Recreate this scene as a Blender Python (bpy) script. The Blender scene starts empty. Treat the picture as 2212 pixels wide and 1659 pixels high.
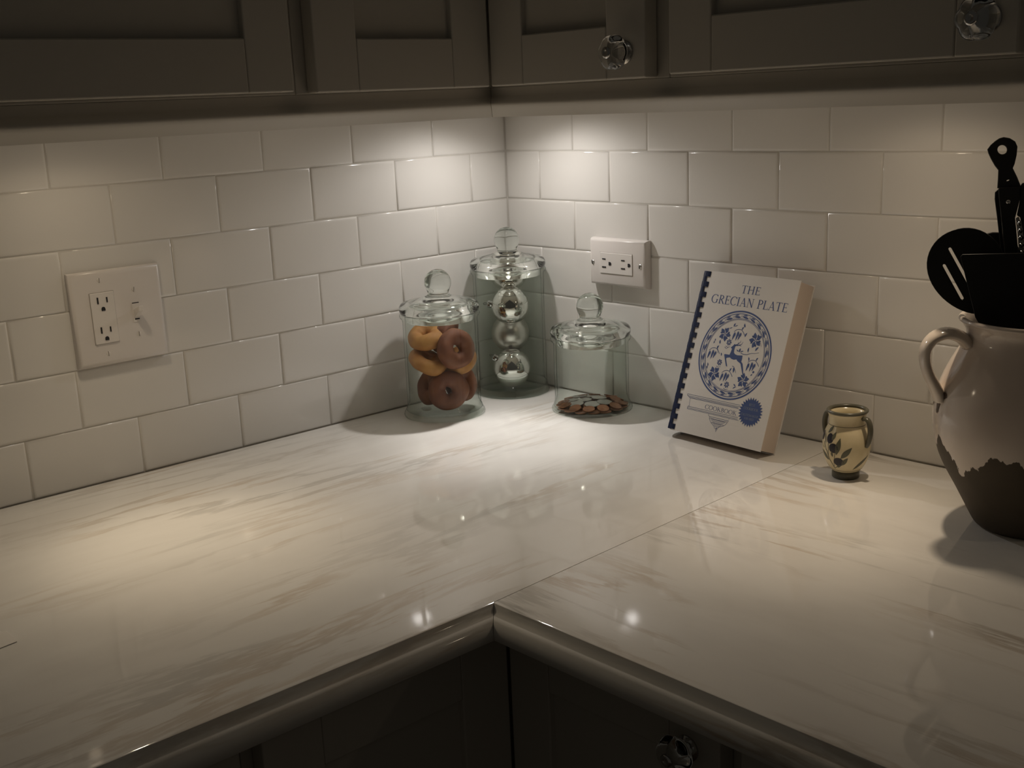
import bpy, bmesh, math, random
from math import sin, cos, pi, radians, sqrt, atan2
from mathutils import Vector, Matrix

S = bpy.context.scene
COL = S.collection
random.seed(7)
RND = random.random

# ------------------------------------------------------------------ camera
F_PX, CAM_C = 2543.95, Vector((1.48786, -1.35183, 0.47410))
YAW, PITCH, ROLL = 2.41826, 0.259325, -0.045765
SHX, SHY = -25.29, 60.10
fw = Vector((cos(YAW) * cos(PITCH), sin(YAW) * cos(PITCH), -sin(PITCH)))
r0 = Vector((sin(YAW), -cos(YAW), 0))
u0 = r0.cross(fw)
rt = r0 * cos(ROLL) + u0 * sin(ROLL)
up = u0 * cos(ROLL) - r0 * sin(ROLL)
cam_d = bpy.data.cameras.new('camera')
cam = bpy.data.objects.new('camera', cam_d)
COL.objects.link(cam)
cam.matrix_world = Matrix(((rt.x, up.x, -fw.x, CAM_C.x), (rt.y, up.y, -fw.y, CAM_C.y),
                           (rt.z, up.z, -fw.z, CAM_C.z), (0, 0, 0, 1)))
cam_d.sensor_fit = 'HORIZONTAL'
cam_d.sensor_width = 36.0
cam_d.lens = 36.0 * F_PX / 2212
cam_d.shift_x = -SHX / 2212
cam_d.shift_y = SHY / 2212
cam_d.clip_start = 0.05
S.camera = cam

# ------------------------------------------------------------------ world, exposure
S.view_settings.view_transform = 'Standard'
S.view_settings.look = 'None'
S.view_settings.gamma = 1.0
S.view_settings.use_curve_mapping = False
S.view_settings.exposure = 0.0
W = bpy.data.worlds.new('dim_room')
S.world = W
W.use_nodes = True
W.node_tree.nodes['Background'].inputs[0].default_value = (1.0, 0.90, 0.74, 1)
W.node_tree.nodes['Background'].inputs[1].default_value = 0.022

# ------------------------------------------------------------------ under-cabinet puck lamps
# each lamp: a reflector beam aimed a little into the room, inside a shallow housing that cuts the light
# off near the horizontal. BEAM: (cosine to the beam axis, relative intensity)
BEAM = [(0.0, 0.0), (0.45, 0.004), (0.50, 0.012), (0.60, 0.027), (0.70, 0.040), (0.80, 0.075), (0.85, 0.15), (0.90, 0.25),
        (0.945, 0.40), (0.965, 0.57), (0.98, 0.82), (0.99, 0.97), (1.0, 1.02)]


# the corner lamp has a wider skirt: it stands in the angle of two tiled walls
BEAM_WIDE = [(0.0, 0.0), (0.45, 0.010), (0.50, 0.027), (0.60, 0.068), (0.70, 0.108), (0.80, 0.147), (0.85, 0.20), (0.90, 0.27),
             (0.945, 0.36), (0.965, 0.48), (0.978, 0.72), (0.988, 1.0), (1.0, 1.05)]


def puck_lamp(name, loc, power, color, axis, BEAM):
    d = bpy.data.lights.new(name, 'POINT')
    d.energy = power
    d.color = color
    d.shadow_soft_size = 0.010
    d.use_nodes = True
    nt = d.node_tree
    em = nt.nodes['Emission']
    tc = nt.nodes.new('ShaderNodeTexCoord')
    dt = nt.nodes.new('ShaderNodeVectorMath')
    dt.operation = 'DOT_PRODUCT'
    dt.inputs[1].default_value = Vector(axis).normalized()
    nt.links.new(tc.outputs['Normal'], dt.inputs[0])
    hf = nt.nodes.new('ShaderNodeMath')          # cosine -1..1 to 0..1
    hf.operation = 'MULTIPLY_ADD'
    hf.inputs[1].default_value = 0.5
    hf.inputs[2].default_value = 0.5
    nt.links.new(dt.outputs['Value'], hf.inputs[0])
    fc = nt.nodes.new('ShaderNodeFloatCurve')
    c = fc.mapping.curves[0]
    while len(c.points) < len(BEAM):
        c.points.new(0.5, 0.5)
    for p, (a, b) in zip(c.points, BEAM):
        p.location = (a, b)
        p.handle_type = 'VECTOR'
    fc.mapping.update()
    nt.links.new(hf.outputs[0], fc.inputs['Value'])
    sp = nt.nodes.new('ShaderNodeSeparateXYZ')
    nt.links.new(tc.outputs['Normal'], sp.inputs[0])
    cut = nt.nodes.new('ShaderNodeMapRange')
    cut.interpolation_type = 'SMOOTHSTEP'
    cut.inputs['From Min'].default_value = -0.02
    cut.inputs['From Max'].default_value = -0.45
    nt.links.new(sp.outputs['Z'], cut.inputs['Value'])
    mu = nt.nodes.new('ShaderNodeMath')
    mu.operation = 'MULTIPLY'
    nt.links.new(fc.outputs[0], mu.inputs[0])
    nt.links.new(cut.outputs[0], mu.inputs[1])
    nt.links.new(mu.outputs[0], em.inputs['Strength'])
    o = bpy.data.objects.new(name, d)
    COL.objects.link(o)
    o.location = loc
    return o


PUCKS = [((0.140, -0.130, 0.4600), 9.8, (1.0, 0.955, 0.915), (0.29, -0.31, -1), BEAM_WIDE),
         ((0.120, -0.775, 0.4600), 5.7, (1.0, 0.815, 0.575), (0.42, 0.0, -1), BEAM),
         ((0.785, -0.120, 0.4600), 4.6, (1.0, 0.80, 0.57), (0.0, -0.34, -1), BEAM),
         ((1.440, -0.120, 0.4600), 1.8, (1.0, 0.80, 0.57), (0.0, -0.34, -1), BEAM)]  # last puck is assumed: added out of view to brighten the crock
for l, p, c, t, bm_ in PUCKS:
    puck_lamp('puck_lamp', l, p, c, t, bm_)


# ------------------------------------------------------------------ materials
def mat(name, col, rough=0.5, metal=0.0, spec=None, **kw):
    m = bpy.data.materials.new(name)
    m.use_nodes = True
    b = m.node_tree.nodes['Principled BSDF']
    b.inputs['Base Color'].default_value = (*col, 1)
    b.inputs['Roughness'].default_value = rough
    b.inputs['Metallic'].default_value = metal
    if spec is not None:
        b.inputs['Specular IOR Level'].default_value = spec
    for k, v in kw.items():
        b.inputs[k.replace('_', ' ')].default_value = v
    return m


def N(m, t, **kw):
    n = m.node_tree.nodes.new(t)
    for k, v in kw.items():
        setattr(n, k, v)
    return n


def L(m, a, b):
    m.node_tree.links.new(a, b)


def ramp(m, stops):
    n = N(m, 'ShaderNodeValToRGB')
    e = n.color_ramp.elements
    while len(e) < len(stops):
        e.new(0.5)
    for el, (p, c) in zip(e, stops):
        el.position = p
        el.color = (*c, 1)
    return n


def mottled(name, c1, c2, scale, rough, bump=0.0, **kw):
    m = mat(name, c1, rough, **kw)
    b = m.node_tree.nodes['Principled BSDF']
    tc = N(m, 'ShaderNodeTexCoord')
    no = N(m, 'ShaderNodeTexNoise')
    no.inputs['Scale'].default_value = scale
    no.inputs['Detail'].default_value = 4
    L(m, tc.outputs['Object'], no.inputs['Vector'])
    r = ramp(m, [(0.35, c1), (0.65, c2)])
    L(m, no.outputs['Fac'], r.inputs['Fac'])
    L(m, r.outputs['Color'], b.inputs['Base Color'])
    if bump:
        bp = N(m, 'ShaderNodeBump')
        bp.inputs['Strength'].default_value = bump
        bp.inputs['Distance'].default_value = 0.001
        L(m, no.outputs['Fac'], bp.inputs['Height'])
        L(m, bp.outputs['Normal'], b.inputs['Normal'])
    return m


def marble(name, along_y, tilt, amount):
    m = mat(name, (0.8, 0.78, 0.74), 0.05, spec=0.5)
    b = m.node_tree.nodes['Principled BSDF']
    tc = N(m, 'ShaderNodeTexCoord')

    def noise(scale, sx, detail, dist, off):
        mp = N(m, 'ShaderNodeMapping')
        mp.inputs['Rotation'].default_value = (0, 0, tilt)
        mp.inputs['Location'].default_value = (off, off * .7, 0)
        mp.inputs['Scale'].default_value = (sx, 1, 1) if not along_y else (1, sx, 1)
        n = N(m, 'ShaderNodeTexNoise')
        n.inputs['Scale'].default_value = scale
        n.inputs['Detail'].default_value = detail
        n.inputs['Distortion'].default_value = dist
        n.inputs['Roughness'].default_value = 0.6
        L(m, tc.outputs['Object'], mp.inputs['Vector'])
        L(m, mp.outputs['Vector'], n.inputs['Vector'])
        return n.outputs['Fac']
    cloud = noise(9, 0.30, 4, 0.3, 1.3)
    r1 = ramp(m, [(0.30, (0.745, 0.72, 0.68)), (0.62, (0.83, 0.81, 0.77))])
    L(m, cloud, r1.inputs['Fac'])
    vein = noise(17, 0.13, 6, 0.25, 4.1)
    r2 = ramp(m, [(0.0, (0, 0, 0)), (0.455, (0, 0, 0)), (0.495, (1, 1, 1)), (0.51, (1, 1, 1)), (0.54, (0, 0, 0))])
    L(m, vein, r2.inputs['Fac'])
    msk = noise(5, 0.4, 3, 0.0, 9.7)
    r3 = ramp(m, [(0.45, (0, 0, 0)), (0.63, (1, 1, 1))])
    L(m, msk, r3.inputs['Fac'])
    mul = N(m, 'ShaderNodeMath', operation='MULTIPLY')
    L(m, r2.outputs['Color'], mul.inputs[0])
    L(m, r3.outputs['Color'], mul.inputs[1])
    mul2 = N(m, 'ShaderNodeMath', operation='MULTIPLY')
    mul2.inputs[1].default_value = amount
    L(m, mul.outputs[0], mul2.inputs[0])
    tone = noise(7, 0.6, 2, 0, 2.2)
    r4 = ramp(m, [(0.42, (0.40, 0.38, 0.35)), (0.58, (0.50, 0.38, 0.26))])
    L(m, tone, r4.inputs['Fac'])
    mx = N(m, 'ShaderNodeMix', data_type='RGBA')
    L(m, mul2.outputs[0], mx.inputs['Factor'])
    L(m, r1.outputs['Color'], mx.inputs['A'])
    L(m, r4.outputs['Color'], mx.inputs['B'])
    L(m, mx.outputs['Result'], b.inputs['Base Color'])
    return m


def thin_glass(name, tint, edge):
    """clear jar wall: light passes each surface with a small loss, more at the rim where the path is long"""
    m = bpy.data.materials.new(name)
    m.use_nodes = True
    nt = m.node_tree
    nt.nodes.remove(nt.nodes['Principled BSDF'])
    out = nt.nodes['Material Output']
    tr = N(m, 'ShaderNodeBsdfTransparent')
    gl = N(m, 'ShaderNodeBsdfGlossy')
    gl.inputs['Roughness'].default_value = 0.02
    lw = N(m, 'ShaderNodeLayerWeight')
    lw.inputs['Blend'].default_value = 0.30
    r = ramp(m, [(0.0, tint), (0.62, tint), (1.0, edge)])
    L(m, lw.outputs['Facing'], r.inputs['Fac'])
    L(m, r.outputs['Color'], tr.inputs['Color'])
    pw = N(m, 'ShaderNodeMath', operation='POWER')
    pw.inputs[1].default_value = 4.0
    lw2 = N(m, 'ShaderNodeLayerWeight')
    lw2.inputs['Blend'].default_value = 0.5
    L(m, lw2.outputs['Facing'], pw.inputs[0])
    fr = N(m, 'ShaderNodeMath', operation='MULTIPLY_ADD')
    fr.inputs[1].default_value = 0.55
    fr.inputs[2].default_value = 0.025
    L(m, pw.outputs[0], fr.inputs[0])
    mx = N(m, 'ShaderNodeMixShader')
    L(m, fr.outputs[0], mx.inputs[0])
    L(m, tr.outputs[0], mx.inputs[1])
    L(m, gl.outputs[0], mx.inputs[2])
    L(m, mx.outputs[0], out.inputs['Surface'])
    return m


M = {}
M['tile'] = mat('glazed_tile', (0.80, 0.775, 0.735), 0.10, spec=0.5)
M['grout'] = mat('grout', (0.66, 0.63, 0.58), 0.9)
M['marble_a'] = marble('marble_left', True, radians(-4), 0.50)
M['marble_b'] = marble('marble_right', False, radians(7), 1.0)
M['cab'] = mat('painted_cabinet', (0.56, 0.53, 0.475), 0.42)
M['cab_in'] = mat('cabinet_underside', (0.52, 0.47, 0.40), 0.6)
M['plate'] = mat('white_plastic', (0.78, 0.735, 0.70), 0.28)
M['plate2'] = mat('white_plastic_insert', (0.80, 0.76, 0.72), 0.25)
M['slot'] = mat('dark_slot', (0.012, 0.012, 0.015), 0.7)
M['gap'] = mat('gap_shadow', (0.34, 0.31, 0.285), 0.9)
M['screw'] = mat('steel_screw', (0.62, 0.60, 0.57), 0.3, 1.0)
M['glass'] = thin_glass('jar_glass', (0.945, 0.965, 0.95), (0.16, 0.24, 0.20))
M['lid'] = mat('lid_glass', (0.93, 0.975, 0.95), 0.0, Transmission_Weight=1.0, IOR=1.47)
M['knob'] = mat('knob_glass', (0.97, 0.98, 0.98), 0.02, Transmission_Weight=1.0, IOR=1.5)
M['frost'] = mat('ground_glass', (0.88, 0.92, 0.89), 0.45, Transmission_Weight=0.8, IOR=1.3)
M['silver'] = mat('mirror_silver', (0.86, 0.85, 0.83), 0.035, 1.0)
M['satin'] = mat('satin_silver', (0.72, 0.70, 0.67), 0.32, 1.0)
M['chrome'] = mat('chrome', (0.55, 0.55, 0.55), 0.12, 1.0)
M['donut'] = mottled('donut_crust', (0.50, 0.21, 0.06), (0.62, 0.30, 0.09), 60, 0.6, 0.3)
M['donut_shade'] = mottled('donut_crust_shaded', (0.20, 0.065, 0.035), (0.26, 0.09, 0.04), 60, 0.6, 0.3)  # same golden-brown crust, with the shade inside the jar put into its colour
M['copper'] = mottled('copper_coin', (0.42, 0.20, 0.11), (0.30, 0.14, 0.08), 90, 0.38, metal=0.75)
M['nickel'] = mottled('nickel_coin', (0.58, 0.57, 0.54), (0.48, 0.47, 0.44), 90, 0.32, metal=0.85)
M['cover'] = mat('cover_card', (0.80, 0.77, 0.735), 0.38)
M['ink'] = mat('blue_ink', (0.060, 0.100, 0.265), 0.5)
M['ink_line'] = mat('blue_ink_fine', (0.11, 0.14, 0.27), 0.5)
M['ink_pale'] = mat('pale_lettering', (0.30, 0.33, 0.40), 0.5)
M['comb'] = mat('blue_plastic', (0.007, 0.018, 0.065), 0.3)
M['paper'] = mat('paper', (0.80, 0.77, 0.72), 0.8)
M['vase'] = mottled('vase_glaze', (0.68, 0.58, 0.36), (0.74, 0.64, 0.43), 40, 0.22)
M['vase_rim'] = mat('vase_green_grey', (0.105, 0.10, 0.072), 0.3)
M['vase_line'] = mat('vase_thin_line', (0.24, 0.20, 0.13), 0.35)
M['olive'] = mat('olive_black', (0.014, 0.012, 0.022), 0.3)
M['leaf'] = mat('leaf_paint', (0.105, 0.105, 0.068), 0.4)
M['nylon'] = mat('black_nylon', (0.010, 0.010, 0.010), 0.45, spec=0.3)
M['nylon2'] = mat('black_handle', (0.016, 0.015, 0.014), 0.35, spec=0.4)
M['floor'] = mat('floor_wood', (0.20, 0.12, 0.07), 0.5)
M['ceil'] = mat('wall_paint', (0.6, 0.56, 0.5), 0.9)
M['lens'] = bpy.data.materials.new('lamp_lens')
M['lens'].use_nodes = True
_b = M['lens'].node_tree.nodes['Principled BSDF']
_b.inputs['Base Color'].default_value = (0.8, 0.8, 0.8, 1)
_b.inputs['Emission Color'].default_value = (1, 0.86, 0.68, 1)
_b.inputs['Emission Strength'].default_value = 3.0

# pages of the book: fine stripes
m = mat('page_edges', (0.62, 0.50, 0.40), 0.85)
tc = N(m, 'ShaderNodeTexCoord')
wv = N(m, 'ShaderNodeTexWave', bands_direction='Z')
wv.inputs['Scale'].default_value = 260
wv.inputs['Distortion'].default_value = 1.5
r = ramp(m, [(0.2, (0.60, 0.50, 0.435)), (0.8, (0.68, 0.585, 0.505))])
L(m, tc.outputs['Object'], wv.inputs['Vector'])
L(m, wv.outputs['Fac'], r.inputs['Fac'])
L(m, r.outputs['Color'], m.node_tree.nodes['Principled BSDF'].inputs['Base Color'])
M['pages'] = m

# crock: cream glaze that ends in an irregular drip line over brown stoneware
m = mat('crock_glaze', (0.6, 0.5, 0.4), 0.12)
b = m.node_tree.nodes['Principled BSDF']
tc = N(m, 'ShaderNodeTexCoord')
sp = N(m, 'ShaderNodeSeparateXYZ')
L(m, tc.outputs['Object'], sp.inputs[0])
no = N(m, 'ShaderNodeTexNoise')
no.inputs['Scale'].default_value = 24
no.inputs['Detail'].default_value = 5
mp = N(m, 'ShaderNodeMapping')
mp.inputs['Scale'].default_value = (1, 1, 0.45)
L(m, tc.outputs['Object'], mp.inputs['Vector'])
L(m, mp.outputs['Vector'], no.inputs['Vector'])
ma = N(m, 'ShaderNodeMath', operation='MULTIPLY_ADD')
ma.inputs[1].default_value = -0.115
L(m, no.outputs['Fac'], ma.inputs[0])
L(m, sp.outputs['Z'], ma.inputs[2])
gt = N(m, 'ShaderNodeMapRange')
gt.inputs['From Min'].default_value = 0.0260
gt.inputs['From Max'].default_value = 0.0270
L(m, ma.outputs[0], gt.inputs['Value'])
n2 = N(m, 'ShaderNodeTexNoise')
n2.inputs['Scale'].default_value = 18
L(m, tc.outputs['Object'], n2.inputs['Vector'])
rg = ramp(m, [(0.3, (0.64, 0.56, 0.50)), (0.7, (0.72, 0.64, 0.575))])
L(m, n2.outputs['Fac'], rg.inputs['Fac'])
rd = ramp(m, [(0.3, (0.060, 0.046, 0.030)), (0.7, (0.085, 0.066, 0.045))])
L(m, n2.outputs['Fac'], rd.inputs['Fac'])
mx = N(m, 'ShaderNodeMix', data_type='RGBA')
L(m, gt.outputs['Result'], mx.inputs['Factor'])
L(m, rd.outputs['Color'], mx.inputs['A'])
L(m, rg.outputs['Color'], mx.inputs['B'])
L(m, mx.outputs['Result'], b.inputs['Base Color'])
ro = N(m, 'ShaderNodeMapRange')
ro.inputs['To Min'].default_value = 0.75
ro.inputs['To Max'].default_value = 0.12
L(m, gt.outputs['Result'], ro.inputs['Value'])
L(m, ro.outputs['Result'], b.inputs['Roughness'])
M['crock'] = m
M['crock_handle'] = mottled('crock_handle_glaze', (0.64, 0.56, 0.49), (0.72, 0.64, 0.56), 25, 0.12)
M['crock_brown'] = mat('bare_stoneware', (0.085, 0.055, 0.040), 0.35)


# ------------------------------------------------------------------ mesh helpers
def link(name, me, mats, parent=None, loc=None, rot=None, smooth=False):
    if not isinstance(mats, (list, tuple)):
        mats = [mats]
    for k in mats:
        if k is not None:
            me.materials.append(k)
    if smooth:
        for p in me.polygons:
            p.use_smooth = True
    o = bpy.data.objects.new(name, me)
    COL.objects.link(o)
    if parent is not None:
        o.parent = parent
    if loc is not None:
        o.location = loc
    if rot is not None:
        o.rotation_euler = rot
    return o


def mesh_of(bm, name):
    me = bpy.data.meshes.new(name)
    bmesh.ops.recalc_face_normals(bm, faces=bm.faces)
    bm.to_mesh(me)
    bm.free()
    return me


def build(name, bm, mats, parent=None, loc=None, rot=None, smooth=False, bevel=0.0, seg=2, angle=None):
    o = link(name, mesh_of(bm, name), mats, parent, loc, rot, smooth)
    if bevel:
        md = o.modifiers.new('bevel', 'BEVEL')
        md.width = bevel
        md.segments = seg
        md.limit_method = 'ANGLE'
        md.angle_limit = radians(40)
    if angle:
        for p in o.data.polygons:
            p.use_smooth = True
        for e in o.data.edges:
            e.use_edge_sharp = False
        bm2 = bmesh.new()
        bm2.from_mesh(o.data)
        for e in bm2.edges:
            if len(e.link_faces) == 2 and e.calc_face_angle(0) > radians(angle):
                e.smooth = False
        bm2.to_mesh(o.data)
        bm2.free()
    return o


def empty(name, loc, label, cat, group=None, rotz=0.0):
    o = bpy.data.objects.new(name, None)
    COL.objects.link(o)
    o.location = loc
    o.rotation_euler = (0, 0, rotz)
    o.empty_display_size = 0.02
    tag(o, label, cat, group)
    return o


def tag(o, label, cat, group=None):
    o['label'] = label
    o['category'] = cat
    if group:
        o['group'] = group
    return o


def struct(o):
    o['kind'] = 'structure'
    return o


def box(bm, x0, x1, y0, y1, z0, z1, mi=0):
    v = [bm.verts.new(p) for p in ((x0, y0, z0), (x1, y0, z0), (x1, y1, z0), (x0, y1, z0),
                                   (x0, y0, z1), (x1, y0, z1), (x1, y1, z1), (x0, y1, z1))]
    for f in ((0, 3, 2, 1), (4, 5, 6, 7), (0, 1, 5, 4), (1, 2, 6, 5), (2, 3, 7, 6), (3, 0, 4, 7)):
        bm.faces.new([v[i] for i in f]).material_index = mi


def prism(bm, poly, z0, z1):
    a = [bm.verts.new((x, y, z0)) for x, y in poly]
    b = [bm.verts.new((x, y, z1)) for x, y in poly]
    n = len(poly)
    bm.faces.new(a[::-1])
    bm.faces.new(b)
    for i in range(n):
        bm.faces.new((a[i], a[(i + 1) % n], b[(i + 1) % n], b[i]))


def lathe(bm, prof, seg=64, mi=None, closed=False):
    """prof: (r, z) from the bottom centre outward and round"""
    rings = []
    for r, z in prof:
        if r < 1e-6:
            rings.append([bm.verts.new((0, 0, z))])
        else:
            rings.append([bm.verts.new((r * cos(2 * pi * i / seg), r * sin(2 * pi * i / seg), z)) for i in range(seg)])
    pairs = list(zip(rings, rings[1:]))
    if closed:
        pairs.append((rings[-1], rings[0]))
    for k, (a, b) in enumerate(pairs):
        for i in range(seg):
            j = (i + 1) % seg
            if len(a) == 1 and len(b) == 1:
                continue
            if len(a) == 1:
                f = bm.faces.new((a[0], b[i], b[j]))
            elif len(b) == 1:
                f = bm.faces.new((a[i], a[j], b[0]))
            else:
                f = bm.faces.new((a[i], a[j], b[j], b[i]))
            if mi:
                f.material_index = mi[k]


def smooth_prof(pts, n=6):
    """Catmull-Rom through a profile"""
    out = []
    P = [pts[0]] + list(pts) + [pts[-1]]
    for i in range(1, len(P) - 2):
        p0, p1, p2, p3 = P[i - 1], P[i], P[i + 1], P[i + 2]
        for k in range(n):
            t = k / n
            out.append(tuple(0.5 * (2 * b + (c - a) * t + (2 * a - 5 * b + 4 * c - d) * t * t + (3 * b - a - 3 * c + d) * t ** 3)
                             for a, b, c, d in zip(p0, p1, p2, p3)))
    out.append(tuple(pts[-1]))
    return out


def tube(bm, pts, radii, seg=12, flat=1.0, side=None):
    """swept tube with caps; flat squeezes the section along 'side' normal"""
    pts = [Vector(p) for p in pts]
    rings = []
    prev = None
    for i, p in enumerate(pts):
        t = (pts[min(i + 1, len(pts) - 1)] - pts[max(i - 1, 0)]).normalized()
        ref = Vector(side) if side is not None else (prev if prev is not None else (Vector((0, 0, 1)) if abs(t.z) < .9 else Vector((1, 0, 0))))
        a = (ref - t * ref.dot(t)).normalized()
        b = t.cross(a)
        prev = a
        r = radii[i] if isinstance(radii, (list, tuple)) else radii
        rings.append([bm.verts.new(p + a * (r * cos(2 * pi * k / seg)) + b * (r * flat * sin(2 * pi * k / seg))) for k in range(seg)])
    for a, b in zip(rings, rings[1:]):
        for k in range(seg):
            bm.faces.new((a[k], a[(k + 1) % seg], b[(k + 1) % seg], b[k]))
    bm.faces.new(rings[0][::-1])
    bm.faces.new(rings[-1])


def extrude_profile(bm, prof, path):
    """prof: list of (out, z); path: list of (origin xy, outward xy vector) stations"""
    st = []
    for (ox, oy), (nx, ny) in path:
        st.append([bm.verts.new((ox + nx * o, oy + ny * o, z)) for o, z in prof])
    n = len(prof)
    for a, b in zip(st, st[1:]):
        for i in range(n):
            bm.faces.new((a[i], a[(i + 1) % n], b[(i + 1) % n], b[i]))
    bm.faces.new(st[0][::-1])
    bm.faces.new(st[-1])


def filled_shape(outer, holes, thick, bevel=0.0):
    """flat plate with holes, in its XY plane, as a mesh (2D curve fill)"""
    cu = bpy.data.curves.new('shape', 'CURVE')
    cu.dimensions = '2D'
    cu.fill_mode = 'BOTH'
    cu.extrude = thick / 2
    cu.bevel_depth = bevel
    cu.bevel_resolution = 1
    for pts in [outer] + holes:
        s = cu.splines.new('POLY')
        s.points.add(len(pts) - 1)
        for q, (x, y) in zip(s.points, pts):
            q.co = (x, y, 0, 1)
        s.use_cyclic_u = True
    o = bpy.data.objects.new('shape', cu)
    COL.objects.link(o)
    dg = bpy.context.evaluated_depsgraph_get()
    dg.update()
    me = bpy.data.meshes.new_from_object(o.evaluated_get(dg))
    bpy.data.objects.remove(o)
    bpy.data.curves.remove(cu)
    me.materials.clear()
    return me


# ------------------------------------------------------------------ setting: walls with tiles, floor
PW, PZ, H0 = 0.154, 0.0778, 0.0790
AL, AR = 0.0779, 0.0795
ZK = [0.0] + [H0 + k * PZ for k in range(6)]
ZTOP = 0.4870

bm = bmesh.new()
box(bm, -0.10, -0.0014, -1.75, 0.10, -0.914, 1.45)
wall_left = struct(build('wall_left', bm, M['grout']))
bm = bmesh.new()
box(bm, -0.0014, 1.80, 0.0014, 0.10, -0.914, 1.45)
wall_right = struct(build('wall_right', bm, M['grout']))
bm = bmesh.new()
box(bm, -0.10, 2.6, -2.4, 0.10, -0.95, -0.914)
struct(build('floor', bm, M['floor']))

GAP = 0.0011


def tile_mesh(w, h):
    """one cushion-edged tile; local x along the wall, y up, z out of the wall"""
    bm = bmesh.new()
    prev = None
    for ins, z in ((0, -0.006), (0, -0.0016), (0.0009, -0.00055), (0.0024, -0.0001), (0.0045, 0.0)):
        x, y = w / 2 - ins, h / 2 - ins
        ring = [bm.verts.new(p) for p in ((-x, -y, z), (x, -y, z), (x, y, z), (-x, y, z))]
        if prev:
            for i in range(4):
                bm.faces.new((prev[i], prev[(i + 1) % 4], ring[(i + 1) % 4], ring[i]))
        prev = ring
    bm.faces.new(prev)
    me = mesh_of(bm, 'tile')
    me.materials.append(M['tile'])
    for p in me.polygons:
        p.use_smooth = len(p.vertices) == 4 and abs(p.normal.z) > 0.05
    return me


TM = {}


def lay(wall, length, a, left):
    for k in range(6):
        z0, z1 = ZK[k], (ZK[k + 1] if k < 5 else ZTOP)
        js = [0.0]
        u = a + (0.5 * PW if k % 2 else 0.0)
        while u < length:
            js.append(u)
            u += PW
        js.append(length)
        for u0, u1 in zip(js, js[1:]):
            w, h = u1 - u0 - GAP, z1 - z0 - GAP
            key = (round(w, 4), round(h, 4))
            if key not in TM:
                TM[key] = tile_mesh(w, h)
            o = bpy.data.objects.new('tile', TM[key])
            COL.objects.link(o)
            o.parent = wall
            uc, zc = (u0 + u1) / 2, (z0 + z1) / 2
            j1, j2 = radians(random.gauss(0, 0.16)), radians(random.gauss(0, 0.16))
            if left:
                # local x -> -y? keep right-handed: x=+y world, y=up, z=+x
                base = Matrix(((0, 0, 1), (1, 0, 0), (0, 1, 0)))
                p = Vector((0, -uc, zc))
            else:
                base = Matrix(((1, 0, 0), (0, 0, -1), (0, 1, 0)))
                p = Vector((uc, 0, zc))
            rot = base @ Matrix.Rotation(j1, 3, 'X') @ Matrix.Rotation(j2, 3, 'Y')
            o.matrix_local = Matrix.Translation(p) @ rot.to_4x4()


lay(wall_left, 1.50, AL, True)
lay(wall_right, 1.55, AR, False)

# ------------------------------------------------------------------ countertop: two marble slabs with an ogee edge
CL, CR, TH = 0.6804, 0.6585, 0.031
# edge profile: (outward, z) ; 0 = where the flat top ends
EDGE = [(0, 0), (0.0012, -0.0003), (0.0022, -0.0022), (0.0032, -0.0044), (0.0046, -0.0062), (0.0066, -0.0072), (0.0092, -0.0077), (0.0120, -0.0086),
        (0.0148, -0.0104), (0.0170, -0.0132), (0.0182, -0.0168), (0.0184, -0.0208), (0.0176, -0.0250), (0.0160, -0.0284), (0.0145, -TH)]
EDGE = [(o - 0.0, z) for o, z in EDGE]
G = 0.0016   # gap to the tile


def slab(name, label, m, left):
    bm = bmesh.new()
    # seam runs from the inside corner (CL,-CR) to the wall at x=0.648
    s = Vector((0.6440, -G)), Vector((CL, -CR))
    if left:
        poly = [(G, -G), (s[0].x - .0005, s[0].y), (s[1].x - .0005, s[1].y), (CL, -1.60), (G, -1.60)]
        prism(bm, poly, -TH, 0)
        extrude_profile(bm, EDGE + [(-0.002, -TH), (-0.002, -0.0001)], [((CL, -1.60), (1, 0)), ((CL, -CR - 0.0002), (1, 0))])
        # mitre out to the corner of the edge
        bmesh.ops.remove_doubles(bm, verts=bm.verts, dist=1e-6)
        for v in bm.verts:
            if abs(v.co.y + CR + 0.0002) < 1e-5 and v.co.x > CL + 1e-5:
                v.co.y -= (v.co.x - CL)
    else:
        poly = [(s[0].x + .0005, s[0].y), (1.62, -G), (1.62, -CR), (s[1].x + .0005, s[1].y)]
        prism(bm, poly, -TH, 0)
        extrude_profile(bm, EDGE + [(-0.002, -TH), (-0.002, -0.0001)], [((1.62, -CR), (0, -1)), ((CL + 0.0004, -CR), (0, -1))])
        for v in bm.verts:
            if abs(v.co.x - CL - 0.0004) < 1e-5 and v.co.y < -CR - 1e-5:
                v.co.x += (-CR - v.co.y)
    o = build(name, bm, m, angle=28)
    return tag(o, label, 'countertop')


slab('marble_countertop', 'polished white marble slab along the left wall and into the corner', M['marble_a'], True)
slab('marble_countertop', 'polished white marble slab under the crock and small vase', M['marble_b'], False)

# ------------------------------------------------------------------ cabinets
DL, DR = 0.3644, 0.3511           # fronts of the upper doors
UB = 0.4885                       # underside of the upper boxes
UT = 1.25
DT = 0.020                        # door thickness


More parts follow.
